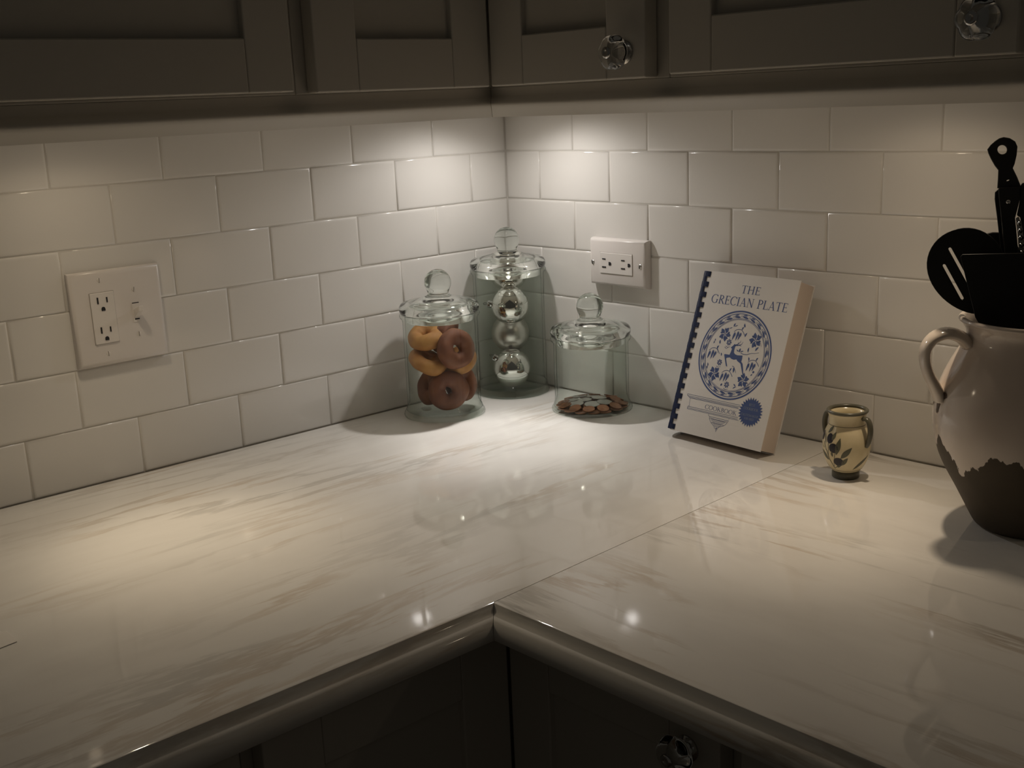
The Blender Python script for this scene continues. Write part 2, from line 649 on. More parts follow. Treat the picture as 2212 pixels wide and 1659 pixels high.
def door_frame(face, a0, a1, z0, z1, plane, stile, depth=0.008, parent=None, bev=0.0016):
    """shaker door; face 'x' looks to +x (a runs along y), face 'y' looks to -y (a runs along x)"""
    def put(bm, p0, p1, q0, q1, d0, d1):
        if face == 'x':
            box(bm, plane - d1, plane - d0, p0, p1, q0, q1)
        else:
            box(bm, p0, p1, -plane + d0, -plane + d1, q0, q1)
    bm = bmesh.new()
    put(bm, a0, a0 + stile, z0, z1, 0, DT)
    put(bm, a1 - stile, a1, z0, z1, 0, DT)
    put(bm, a0 + stile, a1 - stile, z0, z0 + stile, 0, DT)
    put(bm, a0 + stile, a1 - stile, z1 - stile, z1, 0, DT)
    d = build('door', bm, M['cab'], parent, bevel=bev)
    bm = bmesh.new()
    put(bm, a0 + stile - .004, a1 - stile + .004, z0 + stile - .004, z1 - stile + .004, depth, DT - .003)
    build('door_panel', bm, M['cab'], d)
    return d


def glass_knob(door, loc, axis):
    """fluted clear glass knob on a chrome base with a centre screw; axis is the outward direction"""
    bm = bmesh.new()
    prof = smooth_prof([(0.0, 0.006), (0.008, 0.006), (0.011, 0.009), (0.017, 0.014), (0.0185, 0.019), (0.016, 0.0245), (0.010, 0.028), (0.0, 0.029)], 4)
    seg = 48
    rings = []
    for r, z in prof:
        if r < 1e-6:
            rings.append([bm.verts.new((0, 0, z))])
            continue
        rr = []
        for i in range(seg):
            t = 2 * pi * i / seg
            f = 1 + 0.085 * abs(cos(3 * t)) - 0.05
            rr.append(bm.verts.new((r * f * cos(t), r * f * sin(t), z)))
        rings.append(rr)
    for a, b in zip(rings, rings[1:]):
        for i in range(seg):
            j = (i + 1) % seg
            if len(a) == 1 and len(b) == 1:
                continue
            if len(a) == 1:
                bm.faces.new((a[0], b[i], b[j]))
            elif len(b) == 1:
                bm.faces.new((a[i], a[j], b[0]))
            else:
                bm.faces.new((a[i], a[j], b[j], b[i]))
    q = Vector((0, 0, 1)).rotation_difference(Vector(axis)).to_euler()
    k = build('knob', bm, M['knob'], door, loc, q, angle=50)
    bm = bmesh.new()
    lathe(bm, [(0, 0), (0.0125, 0), (0.0125, 0.002), (0.008, 0.0045), (0.0055, 0.0058), (0, 0.0058)], 32)
    build('knob_base', bm, M['chrome'], door, loc, q, smooth=False)
    bm = bmesh.new()
    lathe(bm, [(0, 0.0290), (0.0062, 0.0290), (0.0062, 0.0302), (0.0045, 0.0316), (0.0025, 0.0312), (0, 0.0300)], 24)
    build('knob_screw', bm, M['chrome'], door, loc, q, smooth=True)
    return k


uc_l = empty('upper_cabinet', (0.1, -0.9, UB), 'painted upper cabinet at the left with one wide recessed-panel door', 'cabinet')
uc_c = empty('upper_cabinet', (0.1, -0.1, UB), 'corner upper cabinet with two narrow doors meeting at a right angle', 'cabinet')
uc_r = empty('upper_cabinet', (0.8, -0.1, UB), 'painted upper cabinet above the cookbook and crock, glass knob at its right', 'cabinet')
uc_e = empty('upper_cabinet', (1.2, -0.1, UB), 'upper cabinet of which only a sliver shows at the right border', 'cabinet')
FL, FR = DL - DT - 0.001, DR - DT - 0.001      # face-frame fronts


def child_mesh(name, bm, m, par, **kw):
    o = build(name, bm, m, par, **kw)
    o.matrix_parent_inverse = Matrix.Translation(par.location).inverted()
    return o


def reparent(o, par):
    o.parent = par
    o.matrix_parent_inverse = Matrix.Translation(par.location).inverted()


bm = bmesh.new()
box(bm, 0.0008, FL, -1.30, -0.6195, UB, UT)
child_mesh('cabinet_box', bm, M['cab'], uc_l, bevel=0.001)
bm = bmesh.new()
prism(bm, [(0.0008, -0.0008), (0.6315, -0.0008), (0.6315, -FR), (FL, -FR), (FL, -0.6190), (0.0008, -0.6190)], UB, UT)
child_mesh('cabinet_box', bm, M['cab'], uc_c, bevel=0.001)
bm = bmesh.new()
box(bm, 0.6320, 1.0415, -FR, -0.0008, UB, UT)
child_mesh('cabinet_box', bm, M['cab'], uc_r, bevel=0.001)
bm = bmesh.new()
box(bm, 1.0420, 1.50, -FR, -0.0008, UB, UT)
child_mesh('cabinet_box', bm, M['cab'], uc_e, bevel=0.001)

DZ = 0.4915
d = door_frame('x', -1.085, -0.6340, DZ, UT - .02, DL, 0.0555)
reparent(d, uc_l)
d = door_frame('x', -0.6050, -0.3522, DZ - .002, UT - .02, DL, 0.0570)
reparent(d, uc_c)
d = door_frame('y', DL + 0.0012, 0.6155, DZ - .002, UT - .02, DR, 0.0570)
reparent(d, uc_c)
glass_knob(d, (0.5858, -DR, 0.5172), (0, -1, 0))
d = door_frame('y', 0.6480, 1.0205, DZ, UT - .02, DR, 0.0555)
reparent(d, uc_r)
glass_knob(d, (0.9935, -DR, 0.5215), (0, -1, 0))
d = door_frame('y', 1.0560, 1.48, DZ, UT - .02, DR, 0.0555)
reparent(d, uc_e)
for (l, p, c, t, bm_), cab in zip(PUCKS, (uc_c, uc_l, uc_r, uc_e)):  # the puck under uc_e is an added, unseen fixture
    bm = bmesh.new()
    lathe(bm, [(0.0, 0.0125), (0.026, 0.0125), (0.027, 0.0), (0.034, 0.0), (0.034, 0.0142), (0.0, 0.0142)], 40)
    pk = child_mesh('puck_light', bm, M['chrome'], cab, loc=(l[0], l[1], UB - 0.0145))
    bm = bmesh.new()
    lathe(bm, [(0, 0.0035), (0.0265, 0.0035), (0.0265, 0.0050), (0, 0.0050)], 32)
    build('lamp_lens', bm, M['lens'], pk)

# light rail under the doors: cove moulding, mitred in the corner
RL, RR = 0.3328, 0.3222
rail = [(-0.020, UB - .0003), (0.007, UB - .0003), (0.007, 0.4790), (0.0085, 0.4768), (0.0115, 0.4745), (0.0142, 0.4722), (0.0158, 0.4700),
        (0.0160, 0.4680), (0.0150, 0.4660), (0.0122, 0.4630), (0.0085, 0.4598), (0.0050, 0.4566), (0.0022, 0.4540), (0.0005, 0.4522), (-0.018, 0.4522), (-0.020, 0.4535)]


def rail_mesh(name, left):
    bm = bmesh.new()
    if left:
        extrude_profile(bm, rail, [((RL, -1.30), (1, 0)), ((RL, -RR - .0002), (1, 0))])
        for v in bm.verts:
            if v.co.y > -1.0:
                v.co.y -= (v.co.x - RL)
    else:
        extrude_profile(bm, rail, [((RL + .0004, -RR), (0, -1)), ((1.50, -RR), (0, -1))])
        for v in bm.verts:
            if v.co.x < 1.0:
                v.co.x += (-RR - v.co.y)
    return struct(build(name, bm, M['cab'], angle=35))


rail_mesh('trim_1', True)
rail_mesh('trim_2', False)

# base cabinets
BL_, BR_ = 0.645, 0.612
BT = -0.0325
bc_c = empty('base_cabinet', (0.3, -0.3, -0.914), 'corner base cabinet with two dark doors meeting under the inside counter corner', 'cabinet')
bc_l = empty('base_cabinet', (0.3, -1.2, -0.914), 'base cabinet under the left counter, just its edge showing', 'cabinet')
bc_r = empty('base_cabinet', (1.2, -0.3, -0.914), 'base cabinet under the right counter beyond the lower glass knob', 'cabinet')
fl, fr = BL_ - DT - .001, BR_ - DT - .001
bm = bmesh.new()
prism(bm, [(0.002, -0.002), (0.930, -0.002), (0.930, -fr), (fl, -fr), (fl, -0.9160), (0.002, -0.9160)], -0.914, BT)
child_mesh('cabinet_box', bm, M['cab'], bc_c)
bm = bmesh.new()
box(bm, 0.002, fl, -1.60, -0.9165, -0.914, BT)
child_mesh('cabinet_box', bm, M['cab'], bc_l)
bm = bmesh.new()
box(bm, 0.9305, 1.62, -fr, -0.002, -0.914, BT)
child_mesh('cabinet_box', bm, M['cab'], bc_r)
DBT = -0.050
d = door_frame('x', -0.9048, -0.6132, -0.80, DBT, BL_, 0.0625)
reparent(d, bc_c)
d = door_frame('y', BL_ + 0.0015, 0.9189, -0.80, DBT, BR_, 0.0575)
reparent(d, bc_c)
glass_knob(d, (0.8830, -BR_, -0.096), (0, -1, 0))
d = door_frame('x', -1.40, -0.9270, -0.80, DBT, BL_, 0.0625)
reparent(d, bc_l)
d = door_frame('y', 0.9411, 1.40, -0.80, DBT, BR_, 0.0575)
reparent(d, bc_r)


# ------------------------------------------------------------------ wall plates
def wall_frame(o, left, p):
    base = Matrix(((0, 0, 1), (1, 0, 0), (0, 1, 0))) if left else Matrix(((1, 0, 0), (0, 0, -1), (0, 1, 0)))
    o.matrix_world = Matrix.Translation(p) @ base.to_4x4()


def plate_body(w, h, t, chamf):
    bm = bmesh.new()
    prev = None
    for ins, z in ((0, 0.0003), (0, t * .35), (chamf * .25, t * .72), (chamf * .6, t * .94), (chamf, t)):
        x, y = w / 2 - ins, h / 2 - ins
        ring = [bm.verts.new(q) for q in ((-x, -y, z), (x, -y, z), (x, y, z), (-x, y, z))]
        if prev:
            for i in range(4):
                bm.faces.new((prev[i], prev[(i + 1) % 4], ring[(i + 1) % 4], ring[i]))
        else:
            bm.faces.new(ring[::-1])
        prev = ring
    bm.faces.new(prev)
    return bm


def slot_box(par, name, x, y, w, h, z, d=0.0006):
    bm = bmesh.new()
    box(bm, x - w / 2, x + w / 2, y - h / 2, y + h / 2, z - .0004, z + d)
    build(name, bm, M['slot'], par)


def ground(par, x, y, z, rot=0):
    bm = bmesh.new()
    pts = [(-0.0026, -0.0020), (0.0026, -0.0020), (0.0026, 0.0006)] + \
          [(0.0026 * cos(a), 0.0006 + 0.0026 * sin(a)) for a in (pi * .2, pi * .4, pi * .6, pi * .8)] + [(-0.0026, 0.0006)]
    pts = [(x + px * cos(rot) - py * sin(rot), y + px * sin(rot) + py * cos(rot)) for px, py in pts]
    prism(bm, pts, z - .0004, z + .0006)
    build('ground_hole', bm, M['slot'], par)


def screw(par, x, y, z, ang, m='screw', ms='slot'):
    bm = bmesh.new()
    lathe(bm, [(0, 0), (0.0034, 0), (0.0034, 0.0006), (0.0024, 0.0014), (0, 0.0016)], 20)
    s = build('screw', bm, M[m], par, (x, y, z), smooth=False)
    bm = bmesh.new()
    c, sn = cos(ang), sin(ang)
    hw, hl = 0.0005, 0.0031
    prism(bm, [(c * hl - sn * hw, sn * hl + c * hw), (-c * hl - sn * hw, -sn * hl + c * hw),
               (-c * hl + sn * hw, -sn * hl - c * hw), (c * hl + sn * hw, sn * hl - c * hw)], 0.0012, 0.0018)
    build('screw_slot', bm, M[ms], s)


def receptacle(par, x, y, w, h, z, t, horizontal):
    bm = bmesh.new()
    box(bm, x - w / 2, x + w / 2, y - h / 2, y + h / 2, z - .001, z + t)
    r_ = build('receptacle', bm, M['plate2'], par, bevel=0.0008)
    bm = bmesh.new()
    g = 0.0005
    box(bm, x - w / 2 - g, x + w / 2 + g, y - h / 2 - g, y + h / 2 + g, z - .0005, z + 0.00015)
    build('receptacle_gap', bm, M['gap'], r_)
    return r_


# two-gang plate on the left wall: outlet and toggle switch
pl = empty('switch_plate', (0, 0, 0), 'large white two-gang plate with outlet and toggle switch on left wall', 'switch plate')
PC = (-0.7050, 0.2205)
wall_frame(pl, True, Vector((0.0003, PC[0], PC[1])))
# local x = +y world (towards the corner)
Tp = 0.0078
build('cover_plate', plate_body(0.1265, 0.1245, Tp, 0.0065), M['plate'], pl, angle=60)
lx = lambda y: y - PC[0]
lz = lambda z: z - PC[1]
rc = receptacle(pl, lx(-0.7265), lz(0.2212), 0.0325, 0.0668, Tp, 0.0016, False)
for zc in (0.2446, 0.2057):
    slot_box(rc, 'slot', lx(-0.7331), lz(zc), 0.0020, 0.0082, Tp + .0016)
    slot_box(rc, 'slot', lx(-0.7206), lz(zc), 0.0018, 0.0068, Tp + .0016)
    ground(rc, lx(-0.7268), lz(zc - 0.0118), Tp + .0016)
for y_, z_, a_ in ((-0.7271, 0.2704, 1.5), (-0.7271, 0.1737, 1.6), (-0.6817, 0.2527, 1.4), (-0.6815, 0.1930, 1.6)):
    screw(pl, lx(y_), lz(z_), Tp - .0010, a_, 'plate2', 'gap')
bm = bmesh.new()
box(bm, lx(-0.6818) - .0052, lx(-0.6818) + .0052, lz(0.2218) - .0125, lz(0.2218) + .0125, Tp - .0005, Tp + .0006)
sw = build('toggle_switch', bm, M['plate2'], pl)
bm = bmesh.new()
x_ = lx(-0.6818)
v = []
for dz, dy, hw, hh in ((0.0, 0.0, 0.0042, 0.0055), (0.0155, 0.0085, 0.0034, 0.0034)):
    zc = lz(0.2205) + dy
    v.append([bm.verts.new(q) for q in ((x_ - hw, zc - hh, Tp + dz), (x_ + hw, zc - hh, Tp + dz), (x_ + hw, zc + hh, Tp + dz), (x_ - hw, zc + hh, Tp + dz))])
for i in range(4):
    bm.faces.new((v[0][i], v[0][(i + 1) % 4], v[1][(i + 1) % 4], v[1][i]))
bm.faces.new(v[1])
bm.faces.new(v[0][::-1])
build('toggle_lever', bm, M['plate2'], sw, bevel=0.001)
slot_box(sw, 'slider_slot', x_, lz(0.2346), 0.0094, 0.0011, Tp)
slot_box(sw, 'toggle_gap', x_, lz(0.2132), 0.0066, 0.0016, Tp + .0006, 0.0003)
slot_box(sw, 'toggle_mark', x_, lz(0.2312), 0.0060, 0.0020, Tp, 0.0002)

# horizontal outlet on the right wall
pr = empty('outlet_plate', (0, 0, 0), 'white outlet plate mounted sideways on right wall between jars and cookbook', 'outlet')
QC = (0.2580, 0.2222)
wall_frame(pr, False, Vector((QC[0], -0.0003, QC[1])))
Tq = 0.0132
build('cover_plate', plate_body(0.1165, 0.0735, Tq, 0.0055), M['plate'], pr, angle=60)
qx = lambda x: x - QC[0]
qz = lambda z: z - QC[1]
rc = receptacle(pr, qx(0.2573), qz(0.2212), 0.0668, 0.0325, Tq, 0.0012, True)
for xc in (0.2327, 0.2722):
    slot_box(rc, 'slot', qx(xc), qz(0.2274), 0.0068, 0.0018, Tq + .0012)
    slot_box(rc, 'slot', qx(xc), qz(0.2149), 0.0080, 0.0020, Tq + .0012)
    ground(rc, qx(xc + 0.0121), qz(0.2208), Tq + .0012, -pi / 2)
screw(pr, qx(0.2079), qz(0.2211), Tq - .0002, 1.9)
screw(pr, qx(0.3058), qz(0.2203), Tq - .0002, 1.3)


# ------------------------------------------------------------------ glass jars
def jar(loc, zc, rb, label, fz=0.0085):
    """zc: height of the collar; rb: foot radius"""
    t = empty('glass_jar', (*loc, 0.0004), label, 'jar', 'glass storage jars')
    R = 0.0576
    bm = bmesh.new()
    lathe(bm, [(0, 0.0), (rb - .004, 0.0), (rb - .0008, 0.0010), (rb, 0.0032), (rb - .0008, 0.0058), (rb - .0028, 0.0090), (R + .0005, 0.0150), (R, 0.023),
               (R, zc - 0.012), (R + .0008, zc - .0075), (R + .0035, zc - .0050), (R + .0046, zc - .0022), (R + .0035, zc),
               (R - .003, zc), (R - .004, zc - .004), (R - .0035, zc - .02), (R - .0035, 0.026), (R - .0015, 0.0175), (rb - .0045, fz + .0055), (rb - .0038, fz + .002), (rb - .006, fz), (0, fz)], 96)
    build('jar_body', bm, M['glass'], t, smooth=True)
    z = zc + .0004
    bm = bmesh.new()
    lathe(bm, [(0, z + .0125), (0.020, z + .0120), (0.040, z + .0095), (0.0485, z + .004), (0.0500, z - 0.011), (0.0520, z - .012), (0.0530, z - 0.002),
               (0.0545, z + .0003), (0.0590, z + .0004), (0.0608, z + .0022), (0.0618, z + .0065), (0.0614, z + .0110), (0.0590, z + .0150), (0.0550, z + .0172),
               (0.0470, z + .0192), (0.0350, z + .0216), (0.0235, z + .0245), (0.0170, z + .0275), (0.0158, z + .0300), (0.0166, z + .0322)] +
          [(0.0207 * sin(a), z + .0460 - .0207 * cos(a)) for a in [radians(x) for x in range(58, 180, 9)]] + [(0, z + .0667)], 96)
    lid = build('lid', bm, M['lid'], t, smooth=True)
    return t


J_D, J_T, J_C = (0.0854, -0.2294), (0.0648, -0.0648), (0.2487, -0.0655)
jar(J_T, 0.2065, 0.0615, 'tallest clear glass jar, in the corner, holding shiny silver balls', 0.0120)
jar(J_D, 0.1605, 0.0638, 'clear glass jar nearest the left wall, filled with small ring donuts')
jar(J_C, 0.1155, 0.0630, 'short glass jar with a layer of coins, below the sideways outlet', 0.0052)

# silver balls, stacked staggered front/back
rh = Vector((0.662, 0.749, 0))       # along the view's right
vh = Vector((-0.749, 0.662, 0))      # away from the viewer
BR0 = 0.0315


def ball(i, off_r, off_v, z, label, m, capdir):
    p = Vector((J_T[0], J_T[1], 0)) + rh * off_r + vh * off_v
    t = empty('silver_ball', (p.x, p.y, z), label, 'ornament', 'silver balls in the tall jar')
    bm = bmesh.new()
    bmesh.ops.create_uvsphere(bm, u_segments=48, v_segments=32, radius=BR0)
    build('ball', bm, m, t, smooth=True)
    bm = bmesh.new()
    lathe(bm, [(0.0058, -0.002), (0.0062, 0.0), (0.0058, 0.006), (0.0045, 0.0072), (0, 0.0076)], 20)
    q = Vector((0, 0, 1)).rotation_difference(Vector(capdir).normalized())
    c = build('cap', bm, M['chrome'], t, Vector(capdir).normalized() * (BR0 - .0008), q.to_euler(), smooth=True)
    bm = bmesh.new()
    tube(bm, [(0.0032 * cos(a), 0, 0.0100 + 0.0032 * sin(a)) for a in [2 * pi * k / 12 for k in range(13)]], 0.0005, 6)
    build('loop', bm, M['chrome'], c)


L_ = -rh
ball(0, 0.000, -0.0170, 0.0445, 'lowest of the shiny silver balls inside the tall jar', M['silver'], L_ * .8 + Vector((0, 0, .55)) - vh * .1)
ball(1, 0.000, 0.0170, 0.0965, 'dull silver ball between the two shiny ones in the tall jar', M['satin'], rh * .3 + vh)
ball(2, 0.001, -0.0170, 0.1485, 'shiny silver ball at mid height in the tall jar', M['silver'], L_ + Vector((0, 0, .12)) - vh * .05)
ball(3, 0.001, 0.0120, 0.1985, 'top silver ball, just below the lid of the tall jar', M['silver'], rh + vh + Vector((0, 0, .3)))

# donuts
def donut_mesh(R, r, seed):
    rn = random.Random(seed)
    ph = [rn.random() * 6.28 for _ in range(6)]
    bm = bmesh.new()
    nu, nv = 40, 20
    vs = []
    for i in range(nu):
        a = 2 * pi * i / nu
        row = []
        for j in range(nv):
            b_ = 2 * pi * j / nv
            w = 1 + .05 * sin(2 * a + ph[0]) + .03 * sin(3 * a + ph[1] + b_) + .02 * sin(5 * a + ph[2]) + .02 * sin(7 * a - 2 * b_ + ph[3])
            x = R + r * w * cos(b_)
            row.append(bm.verts.new((x * cos(a), x * sin(a), r * .92 * w * sin(b_))))
        vs.append(row)
    for i in range(nu):
        for j in range(nv):
            bm.faces.new((vs[i][j], vs[(i + 1) % nu][j], vs[(i + 1) % nu][(j + 1) % nv], vs[i][(j + 1) % nv]))
    return bm


DON = [  # right, away, z, axis (right, away, up), R, r, label, material
    (0.008, -0.020, 0.0415, (0.10, -1, 0.10), 0.0175, 0.0125, 'ring donut facing out at the bottom of its jar', 'donut_shade'),
    (-0.021, 0.017, 0.0400, (-0.8, -0.5, 0.3), 0.0165, 0.0120, 'shaded donut at the lower left back of the donut jar', 'donut_shade'),
    (0.026, 0.021, 0.0440, (0.6, -0.6, 0.3), 0.0170, 0.0122, 'shaded donut behind the bottom front one, right of it', 'donut_shade'),
    (-0.0215, -0.006, 0.0850, (0.38, -0.20, 0.95), 0.0185, 0.0115, 'golden donut lying nearly flat at the left of the donut jar', 'donut'),
    (0.024, 0.012, 0.0800, (-0.30, -0.35, 0.80), 0.0175, 0.0120, 'orange donut under the upright one at the right of the jar', 'donut'),
    (0.023, -0.017, 0.1060, (0.52, -0.86, 0.28), 0.0180, 0.0122, 'upright donut with its hole showing, upper right in the jar', 'donut_shade'),
    (0.006, 0.019, 0.1215, (0.80, -0.30, -0.42), 0.0180, 0.0118, 'topmost donut, leaning on edge in the middle of the jar', 'donut_shade'),
    (-0.0215, 0.003, 0.1240, (-0.15, -0.40, 0.90), 0.0170, 0.0122, 'donut with an orange top, upper left in the jar', 'donut'),
]
for k, (a, b_, z, ax, R_, r_, lab, mm) in enumerate(DON):
    p = Vector((J_D[0], J_D[1], z)) + rh * a + vh * b_
    axis = (rh * ax[0] + vh * ax[1] + Vector((0, 0, ax[2]))).normalized()
    q = Vector((0, 0, 1)).rotation_difference(axis)
    o = build('donut', donut_mesh(R_ * 1.04, r_ * 1.07, k), M[mm], None, p, q.to_euler(), smooth=True)
    tag(o, lab, 'donut', 'donuts in the jar')


# coins
def coin_mesh(r, t, name):
    bm = bmesh.new()
    lathe(bm, [(0, 0), (r - .0003, 0), (r, .0003), (r, t - .0003), (r - .0002, t), (r - .0011, t), (r - .0014, t - .00018), (0, t - .00018)], 28)
    me = mesh_of(bm, name)
    return me


penny = coin_mesh(0.0095, 0.0015, 'penny')
penny.materials.append(M['copper'])
quarter = coin_mesh(0.0121, 0.0017, 'silver_coin')
quarter.materials.append(M['nickel'])
rn = random.Random(3)
coins = []


def put_coin(me, kind, a, b_, z, tilt, az, label, group):
    o = bpy.data.objects.new(kind, me)
    COL.objects.link(o)
    p = Vector((J_C[0], J_C[1], 0)) + rh * a + vh * b_
    o.location = (p.x, p.y, z)
    ax = Vector((cos(az), sin(az), 0))
    o.rotation_euler = Matrix.Rotation(tilt, 3, ax).to_euler()
    tag(o, label, 'coin', group)
    return o


LP = 'copper penny in the bottom layer of the heap in the short jar'
GP, GS = 'pennies in the short jar', 'silver coins in the short jar'
DIR8 = ['right', 'back right', 'back', 'back left', 'left', 'front left', 'front', 'front right']
CB = 0.0058


def sector(a, b_):
    return DIR8[int(round(atan2(b_, a) / (pi / 4))) % 8]


def radial_tilt(a, b_, deg):
    """outer edge down: the coin lies on the slope of the heap"""
    d = (rh * a + vh * b_).normalized()
    ax = Vector((0, 0, 1)).cross(d)
    return radians(deg), atan2(ax.y, ax.x)


for rad, n in [(0.0470, 15), (0.0285, 8), (0.0105, 3)]:
    for i in range(n):
        t = 2 * pi * (i + .25 * rn.random()) / n
        put_coin(penny, 'penny', rad * cos(t), rad * sin(t), CB + .0002 * rn.random(), 0.0, 0.0, LP, GP)
used = set()


def named(fmt, a, b_):
    lab = fmt % sector(a, b_)
    k = 2
    while lab in used:
        lab = fmt % (['', '', 'far ', 'outer ', 'inner ', 'lower ', 'extra '][k] + sector(a, b_))
        k += 1
    used.add(lab)
    return lab


for rad, n, tl in [(0.0445, 12, 15), (0.0250, 7, 4)]:
    for i in range(n):
        t = 2 * pi * (i + .5 + .2 * rn.random()) / n
        a, b_ = rad * cos(t), rad * sin(t)
        q = radial_tilt(a, b_, tl + rn.uniform(-3, 6))
        lab = named('sloping copper penny at the %s rim of the coin heap', a, b_) if rad > .04 else named('copper penny under the silver coins, %s side of heap', a, b_)
        put_coin(penny, 'penny', a, b_, CB + (0.0046 if rad > .04 else 0.0026) + .0004 * rn.random(), q[0], q[1], lab, GP)
for a, b_, z, tl in [(-0.026, -0.014, 0.0072, 6), (-0.002, -0.022, 0.0075, 7), (0.018, -0.014, 0.0080, 6), (-0.012, 0.006, 0.0078, 3), (0.012, 0.010, 0.0092, 5), (-0.032, 0.012, 0.0070, 6),
                     (0.002, 0.030, 0.0074, 6), (-0.018, 0.030, 0.0080, 8)]:
    q = radial_tilt(a, b_, tl)
    put_coin(quarter, 'silver_coin', a, b_, CB + z - .0012, q[0], q[1], named('silver coin lying on the pennies, %s side of heap top', a, b_), GS)
put_coin(penny, 'penny', 0.036, -0.002, CB + 0.0082, radians(24), 2.0, 'shiny copper penny tilted up at the right of the coin heap', GP)
put_coin(penny, 'penny', 0.032, 0.020, CB + 0.0070, radians(8), 4.0, 'copper penny high on the heap beside the tilted one', GP)

# ------------------------------------------------------------------ cookbook
BX, BY, BYAW, BTILT, BW, BH, BTK = 0.44476, -0.07947, -0.06354, 0.34641, 0.16182, 0.23009, 0.03219
e1 = Vector((cos(BYAW), sin(BYAW), 0))
nb = Vector((-sin(BYAW), cos(BYAW), 0))
e2 = Vector((0, 0, 1)) * cos(BTILT) + nb * sin(BTILT)
e3 = e1.cross(e2)          # out of the front cover, towards the viewer
bk = empty('cookbook', (0, 0, 0), 'white comb-bound cookbook with blue deer emblem leaning against the right wall', 'book')
O0 = Vector((BX, BY, 0.0004)) + e3 * BTK
bk.matrix_world = Matrix.Translation(O0) @ Matrix((e1, e2, e3)).transposed().to_4x4()
CT = 0.0012
bm = bmesh.new()
box(bm, 0, BW, 0, BH, -CT, 0)
front = build('front_cover', bm, M['cover'], bk)
bm = bmesh.new()
box(bm, 0, BW, 0, BH, -BTK, -BTK + CT)
build('back_cover', bm, M['cover'], bk)
bm = bmesh.new()
box(bm, 0.003, BW - .0016, 0.0015, BH - .0015, -BTK + CT + .0002, -CT - .0002)
build('page_block', bm, M['pages'], bk)
# comb binding: spine tube and 16 teeth
bm = bmesh.new()
sec = []
for i in range(17):
    a = radians(75 + 210 * i / 16)
    sec.append((-0.0005 + 0.0105 * cos(a), -BTK / 2 + 0.0175 * sin(a)))
A0 = [[bm.verts.new((x * k + (1 - k) * -0.0005, y, z * k + (1 - k) * -BTK / 2)) for (x, z) in sec] for y in (0.001, BH - .001) for k in (1.0, 0.93)]
n = len(sec)
for i in range(n - 1):
    bm.faces.new((A0[0][i], A0[0][i + 1], A0[2][i + 1], A0[2][i]))
    bm.faces.new((A0[1][i], A0[1][i + 1], A0[3][i + 1], A0[3][i]))
    for e in (0, 2):
        bm.faces.new((A0[e][i], A0[e][i + 1], A0[e + 1][i + 1], A0[e + 1][i]))
for i in (0, n - 1):
    bm.faces.new((A0[0][i], A0[1][i], A0[3][i], A0[2][i]))
comb = build('comb_spine', bm, M['comb'], bk, angle=40)
for k in range(16):
    v0 = 0.0015 + k * (BH - .010) / 15
    bm = bmesh.new()
    path = [(-0.0075, -0.0046), (-0.0045, 0.0006), (0.0, 0.0018), (0.0045, 0.0017), (0.0074, 0.0010), (0.0082, -0.0004)]
    tp = [[bm.verts.new((x, v0 + dy, z + dz)) for dy, dz in ((0, 0), (0.0074, 0), (0.0074, -0.0007), (0, -0.0007))] for x, z in path]
    for a, b_ in zip(tp, tp[1:]):
        for i in range(4):
            bm.faces.new((a[i], a[(i + 1) % 4], b_[(i + 1) % 4], b_[i]))
    bm.faces.new(tp[0][::-1])
    bm.faces.new(tp[-1])
    build('comb_tooth', bm, M['comb'], comb)

